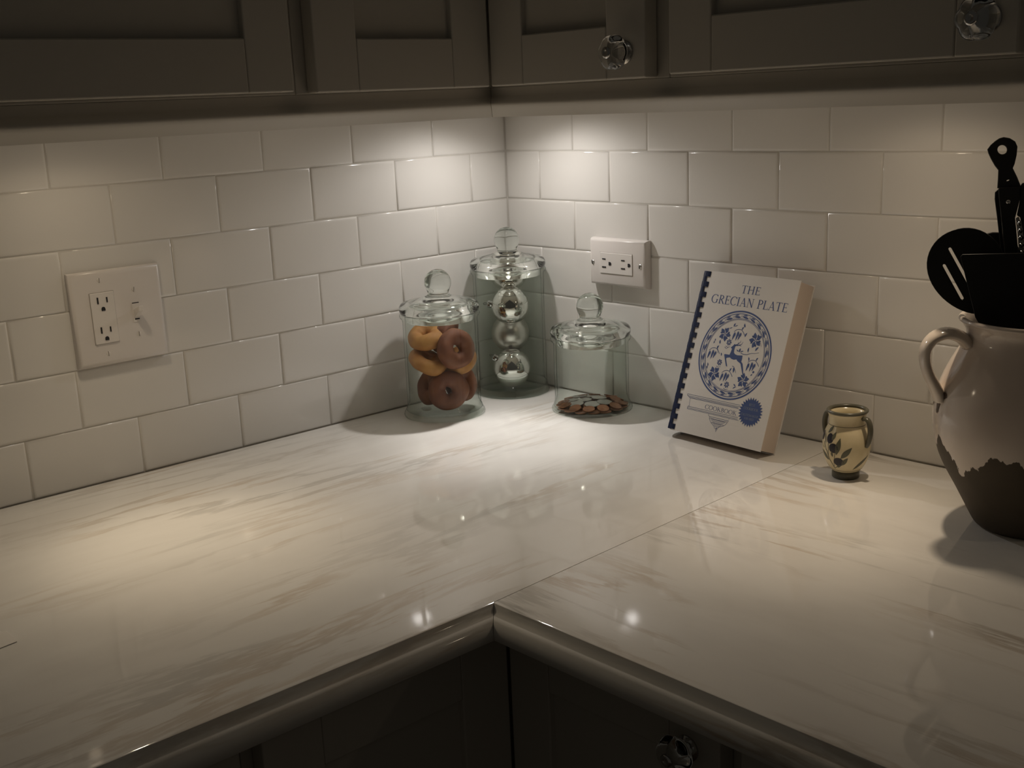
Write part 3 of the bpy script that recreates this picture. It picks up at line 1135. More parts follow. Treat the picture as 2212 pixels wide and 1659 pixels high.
# --- printed matter: flat ink shapes in cover millimetres
class Ink:
    def __init__(s, h=0.00012):
        s.bm = bmesh.new()
        s.h = h

    def poly(s, pts):
        if len(pts) < 3:
            return
        f = s.bm.faces.new([s.bm.verts.new((x * .001, y * .001, s.h)) for x, y in pts])
        if f.normal.z < 0 or f.calc_area() == 0:
            pass

    def line(s, pts, w, w2=None):
        """polyline ribbon, optionally tapering to w2"""
        n = len(pts)
        if n < 2:
            return
        le, ri = [], []
        for i, (x, y) in enumerate(pts):
            x0, y0 = pts[max(i - 1, 0)]
            x1, y1 = pts[min(i + 1, n - 1)]
            dx, dy = x1 - x0, y1 - y0
            l = sqrt(dx * dx + dy * dy) or 1
            ww = (w if w2 is None else w + (w2 - w) * i / (n - 1)) / 2
            le.append(s.bm.verts.new(((x - dy / l * ww) * .001, (y + dx / l * ww) * .001, s.h)))
            ri.append(s.bm.verts.new(((x + dy / l * ww) * .001, (y - dx / l * ww) * .001, s.h)))
        for i in range(n - 1):
            s.bm.faces.new((le[i], ri[i], ri[i + 1], le[i + 1]))

    def ring(s, cx, cy, r, w, n=72):
        a = [s.bm.verts.new(((cx + (r + w / 2) * cos(2 * pi * i / n)) * .001, (cy + (r + w / 2) * sin(2 * pi * i / n)) * .001, s.h)) for i in range(n)]
        b_ = [s.bm.verts.new(((cx + (r - w / 2) * cos(2 * pi * i / n)) * .001, (cy + (r - w / 2) * sin(2 * pi * i / n)) * .001, s.h)) for i in range(n)]
        for i in range(n):
            j = (i + 1) % n
            s.bm.faces.new((a[i], a[j], b_[j], b_[i]))

    def leaf(s, x, y, ln, w, ang, bend=0.0):
        """pointed leaf from its base (x,y)"""
        n = 8
        up_, dn = [], []
        for i in range(n + 1):
            t = i / n
            px, py = t * ln, bend * ln * sin(pi * t * .9)
            hw = w / 2 * sin(pi * t ** .85)
            up_.append((px, py + hw))
            dn.append((px, py - hw))
        c, sn = cos(ang), sin(ang)
        V = []
        for q in (up_, dn):
            V.append([s.bm.verts.new(((x + a * c - b_ * sn) * .001, (y + a * sn + b_ * c) * .001, s.h)) for a, b_ in q])
        for i in range(n):
            s.bm.faces.new((V[1][i], V[1][i + 1], V[0][i + 1], V[0][i]))

    def done(s, name, m, parent):
        bm = s.bm
        for f in list(bm.faces):
            f.normal_update()
            if f.normal.z < 0:
                f.normal_flip()
        me = bpy.data.meshes.new(name)
        bm.to_mesh(me)
        bm.free()
        return link(name, me, m, parent)


def arc(cx, cy, rx, ry, a0, a1, n=14):
    return [(cx + rx * cos(radians(a0 + (a1 - a0) * i / n)), cy + ry * sin(radians(a0 + (a1 - a0) * i / n))) for i in range(n + 1)]


# serif capitals: unit height; each entry is (advance, [strokes]); stroke = (points, width) or with taper
TK, TN = 0.125, 0.045


def serif(x, y, w=0.24):
    return ([(x - w / 2, y), (x + w / 2, y)], 0.035)


def bowl(cx, cy, rx, ry, a0, a1, thick, thin):
    pts = arc(cx, cy, rx, ry, a0, a1, 16)
    return ('bowl', pts, [thin + (thick - thin) * abs(cos(radians(a0 + (a1 - a0) * i / 16))) ** 1.5 for i in range(17)])


def stem(x, y0=0, y1=1):
    return ([(x, y0), (x, y1)], TK)


B_, T_ = 0.017, 0.983
GLY = {
    'T': (0.72, [stem(0.36), ([(0.04, 0.975), (0.68, 0.975)], TN), ([(0.05, 0.99), (0.045, 0.80)], 0.05, 0.02), ([(0.67, 0.99), (0.675, 0.80)], 0.05, 0.02), serif(0.36, B_, .30)]),
    'H': (0.86, [stem(0.18), stem(0.68), ([(0.18, 0.52), (0.68, 0.52)], TN), serif(0.18, B_), serif(0.18, T_), serif(0.68, B_), serif(0.68, T_)]),
    'E': (0.66, [stem(0.18), ([(0.08, 0.975), (0.56, 0.975)], TN), ([(0.18, 0.52), (0.46, 0.52)], TN), ([(0.08, 0.025), (0.60, 0.025)], TN),
                 ([(0.55, 0.99), (0.56, 0.80)], .05, .02), ([(0.59, 0.0), (0.61, 0.23)], .05, .02), ([(0.455, 0.62), (0.455, 0.42)], .04, .04)]),
    'L': (0.62, [stem(0.18), serif(0.18, T_, .28), ([(0.08, 0.025), (0.58, 0.025)], TN), ([(0.565, 0.0), (0.59, 0.25)], .05, .02)]),
    'I': (0.36, [stem(0.18), serif(0.18, B_, .28), serif(0.18, T_, .28)]),
    'P': (0.64, [stem(0.18), bowl(0.26, 0.74, 0.30, 0.24, 90, -90, TK, TN), ([(0.08, 0.975), (0.28, 0.975)], TN), ([(0.18, 0.505), (0.28, 0.505)], TN), serif(0.18, B_, .30)]),
    'R': (0.74, [stem(0.18), bowl(0.26, 0.75, 0.28, 0.23, 90, -90, TK, TN), ([(0.08, 0.975), (0.28, 0.975)], TN), ([(0.18, 0.525), (0.28, 0.525)], TN), serif(0.18, B_, .28),
                 ([(0.32, 0.53), (0.66, 0.02)], TK * .95), ([(0.60, 0.02), (0.76, 0.02)], .035)]),
    'B': (0.66, [stem(0.18), bowl(0.25, 0.76, 0.25, 0.22, 90, -90, TK, TN), bowl(0.26, 0.27, 0.31, 0.255, 90, -90, TK, TN), ([(0.08, 0.98), (0.27, 0.98)], TN),
                 ([(0.18, 0.53), (0.27, 0.53)], TN), ([(0.08, 0.018), (0.28, 0.018)], TN)]),
    'D': (0.82, [stem(0.18), bowl(0.24, 0.5, 0.48, 0.48, 90, -90, TK, TN), ([(0.08, 0.98), (0.26, 0.98)], TN), ([(0.08, 0.02), (0.26, 0.02)], TN)]),
    'O': (0.88, [bowl(0.44, 0.5, 0.36, 0.49, 0, 180, TK, TN), bowl(0.44, 0.5, 0.36, 0.49, 180, 360, TK, TN)]),
    'C': (0.78, [bowl(0.44, 0.5, 0.36, 0.49, 42, 180, TK, TN), bowl(0.44, 0.5, 0.36, 0.49, 180, 318, TK, TN), ([(0.71, 0.98), (0.715, 0.74)], .05, .02)]),
    'G': (0.86, [bowl(0.44, 0.5, 0.36, 0.49, 42, 180, TK, TN), bowl(0.44, 0.5, 0.36, 0.49, 180, 310, TK, TN), ([(0.71, 0.98), (0.715, 0.74)], .05, .02),
                 ([(0.70, 0.44), (0.70, 0.08)], TK * .9), ([(0.58, 0.45), (0.82, 0.45)], .04)]),
    'A': (0.78, [([(0.39, 0.99), (0.66, 0.0)], TK), ([(0.40, 0.97), (0.12, 0.0)], TN), ([(0.22, 0.34), (0.56, 0.34)], TN), serif(0.12, B_, .22), serif(0.66, B_, .26)]),
    'N': (0.86, [([(0.17, 0.0), (0.17, 1.0)], TN), ([(0.17, 0.98), (0.69, 0.02)], TK), ([(0.69, 0.0), (0.69, 1.0)], TN), serif(0.17, B_, .22), serif(0.69, T_, .22), serif(0.12, T_, .16)]),
    'K': (0.78, [stem(0.18), serif(0.18, B_, .28), serif(0.18, T_, .28), ([(0.62, 0.98), (0.22, 0.46)], TN), ([(0.32, 0.58), (0.68, 0.02)], TK * .95), serif(0.62, T_, .2), serif(0.70, B_, .2)]),
    'S': (0.60, [bowl(0.30, 0.745, 0.20, 0.235, 50, 270, TK * .8, TN), bowl(0.30, 0.265, 0.22, 0.245, 90, -130, TK * .8, TN), ([(0.47, 0.97), (0.48, 0.78)], .045, .02), ([(0.10, 0.03), (0.09, 0.24)], .045, .02)]),
    'M': (0.98, [([(0.16, 0.0), (0.18, 1.0)], TN), ([(0.18, 0.98), (0.48, 0.04)], TK), ([(0.48, 0.04), (0.79, 0.98)], TN), stem(0.81), serif(0.15, B_, .2), serif(0.81, B_, .26), serif(0.82, T_, .22), serif(0.14, T_, .18)]),
    'W': (1.10, [([(0.12, 0.98), (0.34, 0.02)], TK), ([(0.34, 0.02), (0.56, 0.95)], TN), ([(0.54, 0.98), (0.76, 0.02)], TK), ([(0.76, 0.02), (0.98, 0.98)], TN), serif(0.12, T_, .22), serif(0.98, T_, .2)]),
    ' ': (0.36, []),
}


def text(ink, s, x0, x1, y, h, slant=0.0):
    tot = sum(GLY[c][0] for c in s)
    k = (x1 - x0) / tot
    x = x0
    for ch in s:
        adv, st = GLY[ch]
        for q in st:
            tr = lambda p: (x + p[0] * k + slant * p[1] * h, y + p[1] * h)
            sc = (h + k) / 2
            if q[0] == 'bowl':
                pts = [tr(p) for p in q[1]]
                ws = [w * sc for w in q[2]]
                n = len(pts)
                le, ri = [], []
                for i in range(n):
                    a, b_ = pts[max(i - 1, 0)], pts[min(i + 1, n - 1)]
                    dx, dy = b_[0] - a[0], b_[1] - a[1]
                    l = sqrt(dx * dx + dy * dy) or 1
                    le.append((pts[i][0] - dy / l * ws[i] / 2, pts[i][1] + dx / l * ws[i] / 2))
                    ri.append((pts[i][0] + dy / l * ws[i] / 2, pts[i][1] - dx / l * ws[i] / 2))
                for i in range(n - 1):
                    ink.poly([le[i], ri[i], ri[i + 1], le[i + 1]])
            else:
                ink.line([tr(p) for p in q[0]], q[1] * sc, q[2] * sc if len(q) > 2 else None)
        x += adv * k


ti = Ink()
text(ti, 'THE', 67.5, 101.0, 204.2, 10.8, 0.03)
text(ti, 'GRECIAN PLATE', 19.0, 151.5, 186.2, 12.0, 0.03)
ti.done('title_lettering', M['ink'], front)

em = Ink()
EC = (81.8, 119.0)
em.ring(*EC, 60.6, 2.2, 96)
em.ring(*EC, 57.4, 1.0, 96)
em.ring(*EC, 50.6, 0.8, 96)
em.ring(*EC, 49.2, 0.5, 96)
NL = 24
for i in range(NL):       # leaf chain in the border
    a = 2 * pi * (i + .25) / NL
    for rr, off, ln, w, dang in ((52.3, 0.0, 11.5, 2.9, .16), (56.0, .05, 9.0, 1.7, -.02), (52.0, .10, 6.0, 1.0, .30)):
        x, y = EC[0] + rr * cos(a + off), EC[1] + rr * sin(a + off)
        em.leaf(x, y, ln, w, a + off + pi / 2 - dang + .12, -0.02)
    em.ring(EC[0] + 54.0 * cos(a - .03), EC[1] + 54.0 * sin(a - .03), 1.2, 0.4, 12)
deer = [(73.33, 128.52), (74.66, 130.24), (77.04, 132.45), (78.05, 134.48), (80.24, 133.31), (82.23, 133.15), (80.49, 131.03), (80.1, 129.44), (79.84, 125.97), (80.64, 122.23), (83.33, 120.46), (87.32, 119.74), (96.17, 120.57), (96.67, 116.39), (96.59, 113.82), (96.21, 112.23), (99.46, 109.56), (101.99, 103.57), (104.69, 95.91), (103.39, 95.29), (100.03, 101.57), (96.08, 109.07), (93.93, 110.2), (89.65, 111.96), (87.42, 114.03), (82.91, 112.87), (78.36, 113.58), (75.48, 115.23), (70.1, 113.86), (69.58, 112.32), (72.32, 106.86), (74.86, 102.07), (72.31, 102.55), (68.14, 110.56), (64.53, 117.82), (65.98, 118.45), (73.81, 118.61), (74.79, 121.84), (75.39, 124.93), (75.6, 127.11)]
em.poly(deer)
em.line([(79.2, 132.4), (83.0, 134.1), (86.9, 137.2), (87.9, 140.2)], 1.6, .3)
em.line([(82.0, 132.6), (86.5, 133.6), (90.2, 135.1), (91.8, 139.0)], 1.7, .3)
em.line([(84.0, 134.6), (84.2, 137.6)], 1.2, .3)
em.line([(86.0, 133.8), (90.5, 132.6)], 1.2, .3)


def hanging(x, y, s=1.0):
    for dx, ln, w, a in ((-6.5, 13, 3.2, -100), (-0.5, 15, 3.4, -97), (4.6, 12.5, 3.0, -103)):
        em.leaf(x + dx * s, y - abs(dx) * .35 * s, ln * s, w * s, radians(a), .05)
        em.leaf(x + (dx + 1.2) * s, y - abs(dx) * .35 * s, ln * .55 * s, 1.3 * s, radians(a + 14), .05)
    em.line([(x - 8 * s, y - 2 * s), (x - 4 * s, y + 1.5 * s), (x, y + 2.6 * s), (x + 5 * s, y + 2.5 * s), (x + 10 * s, y - 1.5 * s), (x + 13 * s, y - 5 * s)], .8)
    em.leaf(x + 6 * s, y + 2 * s, 6 * s, 2.4 * s, radians(60), .15)


for x, y in ((79.7, 152.5), (44.2, 122.0), (115.0, 114.5), (75.2, 94.5)):
    hanging(x, y, .92)


def blossom(x, y, r_, a0):
    for k in range(5):
        a = a0 + k * 2 * pi / 5
        em.leaf(x + .20 * r_ * cos(a), y + .20 * r_ * sin(a), r_ * .95, r_ * .62, a + .15, .08)
        em.leaf(x + .5 * r_ * cos(a + .5), y + .5 * r_ * sin(a + .5), r_ * .5, r_ * .26, a + .9, .1)
    em.ring(x, y, r_ * .16, r_ * .09, 12)
    em.line([(x + r_ * .3, y - r_ * .3), (x + r_ * .9, y - r_ * .2), (x + r_ * 1.25, y - r_ * .75)], .8, .3)


for x, y, r_, a0 in ((57.8, 145.4, 9.2, 1.0), (111.7, 143.5, 9.6, .5), (54.8, 89.5, 9.6, 2.0), (106.4, 87.6, 9.2, .2)):
    blossom(x, y, r_, a0)


def rosette(x, y, r_):
    em.ring(x, y, r_ * .36, r_ * .22, 16)
    for k in range(7):
        a = k * 2 * pi / 7
        em.leaf(x + .45 * r_ * cos(a), y + .45 * r_ * sin(a), r_ * .55, r_ * .55, a)
    em.line([(x - r_ * .9, y - r_ * 1.2), (x - r_ * .2, y - r_ * 1.5), (x + r_ * .8, y - r_ * 1.2)], .8, .4)


for x, y in ((68.1, 135.1), (59.9, 105.9), (81.0, 77.7)):
    rosette(x, y, 4.6)
for x, y, ln, w, a in ((70.1, 157.0, 6, 2.4, 70), (68.0, 156.5, 6, 1.2, 200), (71.5, 157.5, 6, 1.2, 20), (89.5, 158.5, 6, 2.6, 110), (43.3, 137.5, 4, 1.8, -100), (42.6, 134.0, 4, 1.8, -110),
                       (39.2, 103.0, 6, 1.8, -80), (38.4, 98.0, 5, 1.6, -60), (41.2, 101.5, 7, 1.0, -110), (72.2, 78.5, 4, 2.2, -95), (70.6, 74.5, 4, 1.6, 60), (92.2, 80.5, 5.5, 1.8, -40),
                       (92.5, 74.0, 6.5, 1.6, 30), (53.1, 131.0, 6, 2.6, 95), (103.7, 126.0, 7, 2.4, 85), (115.0, 129.5, 7.5, 2.8, 48), (89.5, 124.0, 6.0, 3.0, 80), (88.5, 125, 5.5, 1.6, 150),
                       (91.2, 124.5, 5.5, 1.6, 20), (85.9, 102.5, 7.5, 2.8, -85), (118.9, 100.0, 4.0, 3.2, 30), (119.5, 98.5, 4, 1.6, -140), (58.7, 119.5, 5, 2.0, -75), (106.8, 120.0, 6, 2.2, -75), (92.5, 145.5, 7, 2.4, 65)):
    em.leaf(x, y, ln, w, radians(a), .1)
em.line([(92, 123.5), (97, 122.3), (103, 122.8), (110, 125.6), (116, 126.2), (122, 128)], .9, .4)
em.line([(52, 128), (50.5, 124.5), (53, 121), (51.5, 118)], .9, .4)
em.line([(83, 104), (86, 103.6), (89.5, 99), (92, 95.5)], .9, .4)
em.line([(62.5, 128), (66, 126), (69, 128.5)], .8, .4)
em.done('deer_emblem', M['ink'], front)

co = Ink(0.00010)
for a, b_ in (((16.6, 54.3), (112, 54.3)), ((17.5, 52.1), (112.8, 52.1)), ((20.5, 50.6), (110, 50.6)), ((22.9, 49.4), (110.2, 49.4)), ((22.6, 37.5), (112.8, 37.5)), ((22.0, 33.9), (115, 33.9)), ((22.6, 35.4), (113, 35.4))):
    co.line([a, b_], 0.55)
for a, b_ in (((23.3, 49.4), (24.6, 38.0)), ((16.6, 54.3), (16.9, 52.1)), ((17.5, 52.1), (22.9, 49.4)), ((22.4, 37.5), (22.0, 33.9)), ((24.6, 38.0), (22.6, 37.5))):
    co.line([a, b_], 0.55)
text(co, 'COOKBOOK', 52.8, 109.0, 39.4, 6.0)
cb = [(62.3, 33.8), (62.4, 31.6), (64.9, 30.3), (98.5, 30.3), (98.6, 33.8)]
co.line(cb, .55)
co.line([(64.9, 30.3), (65.2, 27.0), (69.5, 22.8), (76.5, 18.3), (77.6, 16.4), (80.2, 15.6)], .55)
co.line([(98.5, 30.3), (96.4, 26.4), (94.5, 23.8), (92.1, 22.1), (84.2, 18.8), (83.4, 16.6), (81.0, 15.6)], .55)
co.line([(81.2, 17.5), (80.2, 15.4), (81.4, 11.6), (82.4, 15.4), (81.2, 17.5)], .8)
for i in range(9):
    y = 29.0 - i * 1.25
    hw = 15.2 - i * 1.35
    co.line([(81 - hw, y), (81 - hw * .4, y - .9), (81 + hw * .5, y - .6), (81 + hw, y)], .30)
co.line([(65.5, 27.8), (96.4, 27.8)], .4)
co.line([(70, 22.8), (92.5, 22.8)], .4)
co.done('corbel_drawing', M['ink_line'], front)

bu = Ink(0.00022)
SC = (131.2, 48.0)
pts = []
for i in range(56):
    a = 2 * pi * i / 56
    q = 20.2 if i % 2 == 0 else 16.2
    pts.append((SC[0] + q * cos(a), SC[1] + q * sin(a)))
bu.poly(pts)
burst = bu.done('award_seal', M['ink'], front)
bt = Ink(0.00034)
text(bt, 'BEST', 126.3, 136.5, 56.2, 3.4)
text(bt, 'COOKBOOK', 118.8, 143.4, 50.6, 3.5)
text(bt, 'TASTEMAKER', 116.6, 145.6, 42.2, 3.0)
text(bt, 'AWARD', 123.0, 139.6, 37.4, 3.2)
bt.done('seal_lettering', M['ink_pale'], front)

# ------------------------------------------------------------------ small painted vase
VZ = empty('small_vase', (0.7239, -0.1076, 0.0003), 'small cream two-handled vase painted with olive sprig, right of cookbook', 'vase')
body = smooth_prof([(0.0158, 0.0092), (0.0190, 0.0115), (0.0236, 0.0190), (0.0272, 0.0290), (0.0290, 0.0395), (0.0286, 0.0495), (0.0264, 0.0590), (0.0236, 0.0655), (0.0222, 0.0690),
                    (0.0217, 0.0735), (0.0222, 0.0790), (0.0238, 0.0835)], 5)
bm = bmesh.new()
inner = [(0.0205, 0.0835), (0.0195, 0.074), (0.0205, 0.066), (0.0250, 0.052), (0.0265, 0.04), (0.024, 0.025), (0.016, 0.013), (0, 0.011)]
lathe(bm, [(0, 0.0092)] + body + inner, 64)
build('vase_body', bm, M['vase'], VZ, smooth=True)
bm = bmesh.new()
lathe(bm, [(0.0236, 0.0832), (0.0250, 0.0845), (0.0253, 0.0862), (0.0240, 0.0874), (0.0220, 0.0872), (0.0207, 0.0858), (0.0206, 0.0838)], 64, closed=True)
build('vase_rim', bm, M['vase_rim'], VZ, smooth=True)
bm = bmesh.new()
lathe(bm, [(0, 0.0), (0.0160, 0.0), (0.0167, 0.0012), (0.0168, 0.0072), (0.0160, 0.0090), (0, 0.0090)], 48)
build('vase_foot', bm, M['vase_rim'], VZ, smooth=False, angle=35)


def vr(z):
    for (r0_, z0_), (r1_, z1_) in zip(body, body[1:]):
        if z0_ <= z <= z1_:
            return r0_ + (r1_ - r0_) * (z - z0_) / max(z1_ - z0_, 1e-9)
    return body[-1][0] if z > body[-1][1] else body[0][0]


for zz, wdt in ((0.0690, 0.0009), (0.0125, 0.0008)):
    bm = bmesh.new()
    lathe(bm, [(vr(zz - wdt / 2) + .00004, zz - wdt / 2), (vr(zz) + .00022, zz), (vr(zz + wdt / 2) + .00004, zz + wdt / 2)], 64)
    build('painted_band', bm, M['vase_line'], VZ, smooth=True)
AZ0 = atan2(CAM_C.y + 0.1076, CAM_C.x - 0.7239)      # azimuth that faces the room


def vase_paint(name, shapes, m):
    """shapes in (arc mm to the viewer's right of centre, height mm)"""
    bm = bmesh.new()
    for pts in shapes:
        n = len(pts) // 2
        lo, hi = pts[:n], pts[n:][::-1]
        for i in range(n - 1):
            for k in range(5):
                q = []
                for A_, B2, f in ((lo[i], hi[i], k / 5), (lo[i + 1], hi[i + 1], k / 5), (lo[i + 1], hi[i + 1], (k + 1) / 5), (lo[i], hi[i], (k + 1) / 5)):
                    u, z = A_[0] + (B2[0] - A_[0]) * f, A_[1] + (B2[1] - A_[1]) * f
                    rr = vr(z * .001) + .0002
                    a = AZ0 + u * .001 / 0.028
                    q.append(bm.verts.new((rr * cos(a), rr * sin(a), z * .001)))
                bm.faces.new(q)
    bmesh.ops.remove_doubles(bm, verts=bm.verts, dist=1e-6)
    return build(name, bm, m, VZ)


def vleaf(x, z, ln, w, ang):
    n = 10
    lo, hi = [], []
    for i in range(n + 1):
        t = i / n
        hw = w / 2 * sin(pi * t ** .9)
        c, sn = cos(radians(ang)), sin(radians(ang))
        lo.append((x + t * ln * c + hw * sn, z + t * ln * sn - hw * c))
        hi.append((x + t * ln * c - hw * sn, z + t * ln * sn + hw * c))
    return lo + hi[::-1]


def vline(pts, w):
    lo, hi = [], []
    for i, (x, z) in enumerate(pts):
        a, b_ = pts[max(i - 1, 0)], pts[min(i + 1, len(pts) - 1)]
        dx, dz = b_[0] - a[0], b_[1] - a[1]
        l = sqrt(dx * dx + dz * dz)
        lo.append((x + dz / l * w / 2, z - dx / l * w / 2))
        hi.append((x - dz / l * w / 2, z + dx / l * w / 2))
    return lo + hi[::-1]


# px of the close-up: 8.73 px per px, 0.575 mm per px  -> about 0.066 mm per close-up px; centre column 690, foot line 1400
vx = lambda px: (px - 690) * 0.0659
vz_ = lambda py: 14.0 + (1365 - py) * 0.0680


def warp(px):
    """screen offset to arc length on a 28 mm cylinder"""
    s = max(-.985, min(.985, vx(px) / 28.5))
    return 28.0 * math.asin(s)


P = lambda px, py: (warp(px), vz_(py))
leaves = []
for (x0, y0), (x1, y1), w in (((330, 690), (395, 545), 3.6), ((425, 800), (480, 640), 3.4), ((510, 1060), (575, 735), 4.6), ((590, 1120), (790, 900), 4.6), ((600, 1260), (725, 1100), 3.8),
                              ((365, 1190), (268, 1025), 4.4), ((850, 1350), (1090, 1090), 3.4), ((440, 1110), (430, 1000), 2.2), ((330, 880), (290, 700), 1.6), ((500, 1310), (600, 1255), 2.0)):
    a, b_ = P(x0, y0), P(x1, y1)
    leaves.append(vleaf(*a, sqrt((b_[0] - a[0]) ** 2 + (b_[1] - a[1]) ** 2), w * 1.4, math.degrees(atan2(b_[1] - a[1], b_[0] - a[0]))))
vase_paint('painted_leaves', leaves, M['leaf'])
ol = []
for (x, y), w, h in (((385, 775), 8.0, 11.0), ((460, 940), 9.6, 10.5), ((545, 1195), 10.5, 10.0), ((262, 770), 8.0, 10.5)):
    c = P(x, y)
    w, h = w * 1.3, h * 1.15
    n = 8
    lo = [(c[0] - w / 2 * cos(pi * i / n), c[1] - h / 2 * sin(pi * i / n)) for i in range(n + 1)]
    hi = [(c[0] - w / 2 * cos(pi * i / n), c[1] + h / 2 * sin(pi * i / n)) for i in range(n + 1)]
    ol.append(lo + hi[::-1])
vase_paint('painted_olives', ol, M['olive'])
st = [vline([P(*q) for q in l], w) for l, w in (
    ([(440, 1345), (410, 1250), (370, 1150), (350, 1030), (315, 930), (300, 860)], 1.3), ([(365, 1110), (375, 1000), (370, 880), (385, 830)], .8),
    ([(440, 1300), (455, 1210), (480, 1100), (490, 1020)], .8), ([(440, 1345), (500, 1300), (540, 1240)], .8), ([(345, 1010), (290, 960), (250, 900)], .8))]
vase_paint('painted_stems', st, M['leaf'])
for sgn, az in ((1, AZ0 + radians(54)), (-1, AZ0 - radians(127))):
    d = Vector((cos(az), sin(az), 0))
    bm = bmesh.new()
    pth = smooth_prof([(0.0225, 0.0775), (0.0262, 0.0790), (0.0308, 0.0765), (0.0334, 0.0690), (0.0336, 0.0600), (0.0316, 0.0500), (0.0290, 0.0440)], 4)
    tube(bm, [(d.x * r_, d.y * r_, z) for r_, z in pth], [0.0030 + .0012 * sin(pi * i / (len(pth) - 1)) for i in range(len(pth))], 12, flat=.75, side=d.cross(Vector((0, 0, 1))))
    build('vase_handle', bm, M['vase_rim'], VZ, smooth=True)

# ------------------------------------------------------------------ crock with utensils
KX, KY = 0.9603, -0.1265
CK = empty('stoneware_crock', (KX, KY, 0.0003), 'cream glazed two-handled crock with bare dark lower half, holding utensils', 'crock')
cp = smooth_prof([(0.0505, 0.0), (0.0530, 0.0015), (0.0575, 0.0070), (0.0680, 0.0270), (0.0775, 0.0450), (0.0890, 0.0660), (0.0965, 0.0840), (0.1015, 0.1040), (0.1030, 0.1220), (0.1010, 0.1420),
                  (0.0950, 0.1630), (0.0860, 0.1830), (0.0775, 0.1985), (0.0735, 0.2090), (0.0740, 0.2170), (0.0785, 0.2240), (0.0815, 0.2270), (0.0800, 0.2300), (0.0760, 0.2300)], 4)
ci = smooth_prof([(0.0760, 0.2300), (0.0705, 0.2220), (0.0675, 0.2120), (0.0710, 0.1990), (0.0880, 0.1640), (0.0955, 0.1300), (0.0930, 0.0950), (0.0780, 0.0600), (0.0520, 0.0200), (0.040, 0.0120), (0, 0.0110)], 3)
bm = bmesh.new()
lathe(bm, [(0, 0)] + cp + ci[1:], 96)
build('crock_body', bm, M['crock'], CK, smooth=True)
for az in (atan2(-0.66, -0.75), atan2(0.66, 0.75)):
    d = Vector((cos(az), sin(az), 0))
    sd = d.cross(Vector((0, 0, 1)))
    bm = bmesh.new()
    pth = smooth_prof([(0.0730, 0.2020), (0.0820, 0.2105), (0.0950, 0.2140), (0.1080, 0.2095), (0.1155, 0.1985), (0.1160, 0.1850), (0.1120, 0.1710), (0.1060, 0.1590), (0.1010, 0.1490), (0.0985, 0.1430)], 4)
    n = len(pth)
    tube(bm, [(d.x * r_, d.y * r_, z) for r_, z in pth], [0.0185 - .0045 * sin(pi * i / (n - 1)) for i in range(n)], 16, flat=.40, side=sd)
    h = build('crock_handle', bm, M['crock_handle'], CK, smooth=True)
    # brown unglazed patches where the foot of the handle meets the body
    for k, (u, z, w, hh) in enumerate(((-.014, .142, .007, .020), (-.004, .146, .006, .016), (.007, .139, .008, .020), (.016, .150, .012, .007))):
        bm = bmesh.new()
        nn = 8
        rows = []
        for j in range(-4, 5):
            row = []
            zz = z + hh / 2 * j / 4
            hw = w / 2 * sqrt(max(0.02, 1 - (j / 4.2) ** 2)) * (1 + .2 * sin(j * 2.1 + k))
            rr = 0.1035 - 1.15 * max(0, zz - .128) ** 1 * .45 + .0008
            # follow the body profile
            for (ra, za), (rb_, zb) in zip(cp, cp[1:]):
                if za <= zz <= zb:
                    rr = ra + (rb_ - ra) * (zz - za) / max(zb - za, 1e-9)
            for s_ in (-1, -.4, .4, 1):
                a = az + (u + s_ * hw) / .1
                row.append(bm.verts.new(((rr + .0005) * cos(a), (rr + .0005) * sin(a), zz)))
            rows.append(row)
        for a, b_ in zip(rows, rows[1:]):
            for i in range(3):
                bm.faces.new((a[i], a[i + 1], b_[i + 1], b_[i]))
        build('bare_patch', bm, M['crock_brown'], h, smooth=True)

AV = Vector((0.918, 0.395, 0))       # across, to the viewer's right at the crock
FV = Vector((0.395, -0.918, 0))      # towards the viewer
UZ = Vector((0, 0, 1))


def utensil(name, label, a, z, f, lean=0.0):
    """empty whose local x = across, y = up, z = towards the viewer"""
    o = empty(name, (0, 0, 0), label, 'utensil', 'utensils in the crock')
    y_ax = (UZ + FV * lean).normalized()
    z_ax = AV.cross(y_ax)
    o.matrix_world = Matrix.Translation(Vector((KX, KY, 0)) + AV * a + UZ * z + FV * f) @ Matrix((AV, y_ax, z_ax)).transposed().to_4x4()
    return o


def ellipse(cx, cy, la, lb, ang, n=40, egg=0.0):
    c, s_ = cos(ang), sin(ang)
    out = []
    for i in range(n):
        t = 2 * pi * i / n
        x, y = la * cos(t), lb * sin(t) * (1 + egg * cos(t))
        out.append((cx + x * c - y * s_, cy + x * s_ + y * c))
    return out


def capsule(cx, cy, ln, w, ang):
    c, s_ = cos(ang), sin(ang)
    pts = []
    for e in (1, -1):
        for k in range(7):
            t = -pi / 2 + pi * k / 6
            x, y = e * (ln / 2 - w / 2 + w / 2 * cos(t)), e * w / 2 * sin(t)
            pts.append((cx + x * c - y * s_, cy + x * s_ + y * c))
    return pts


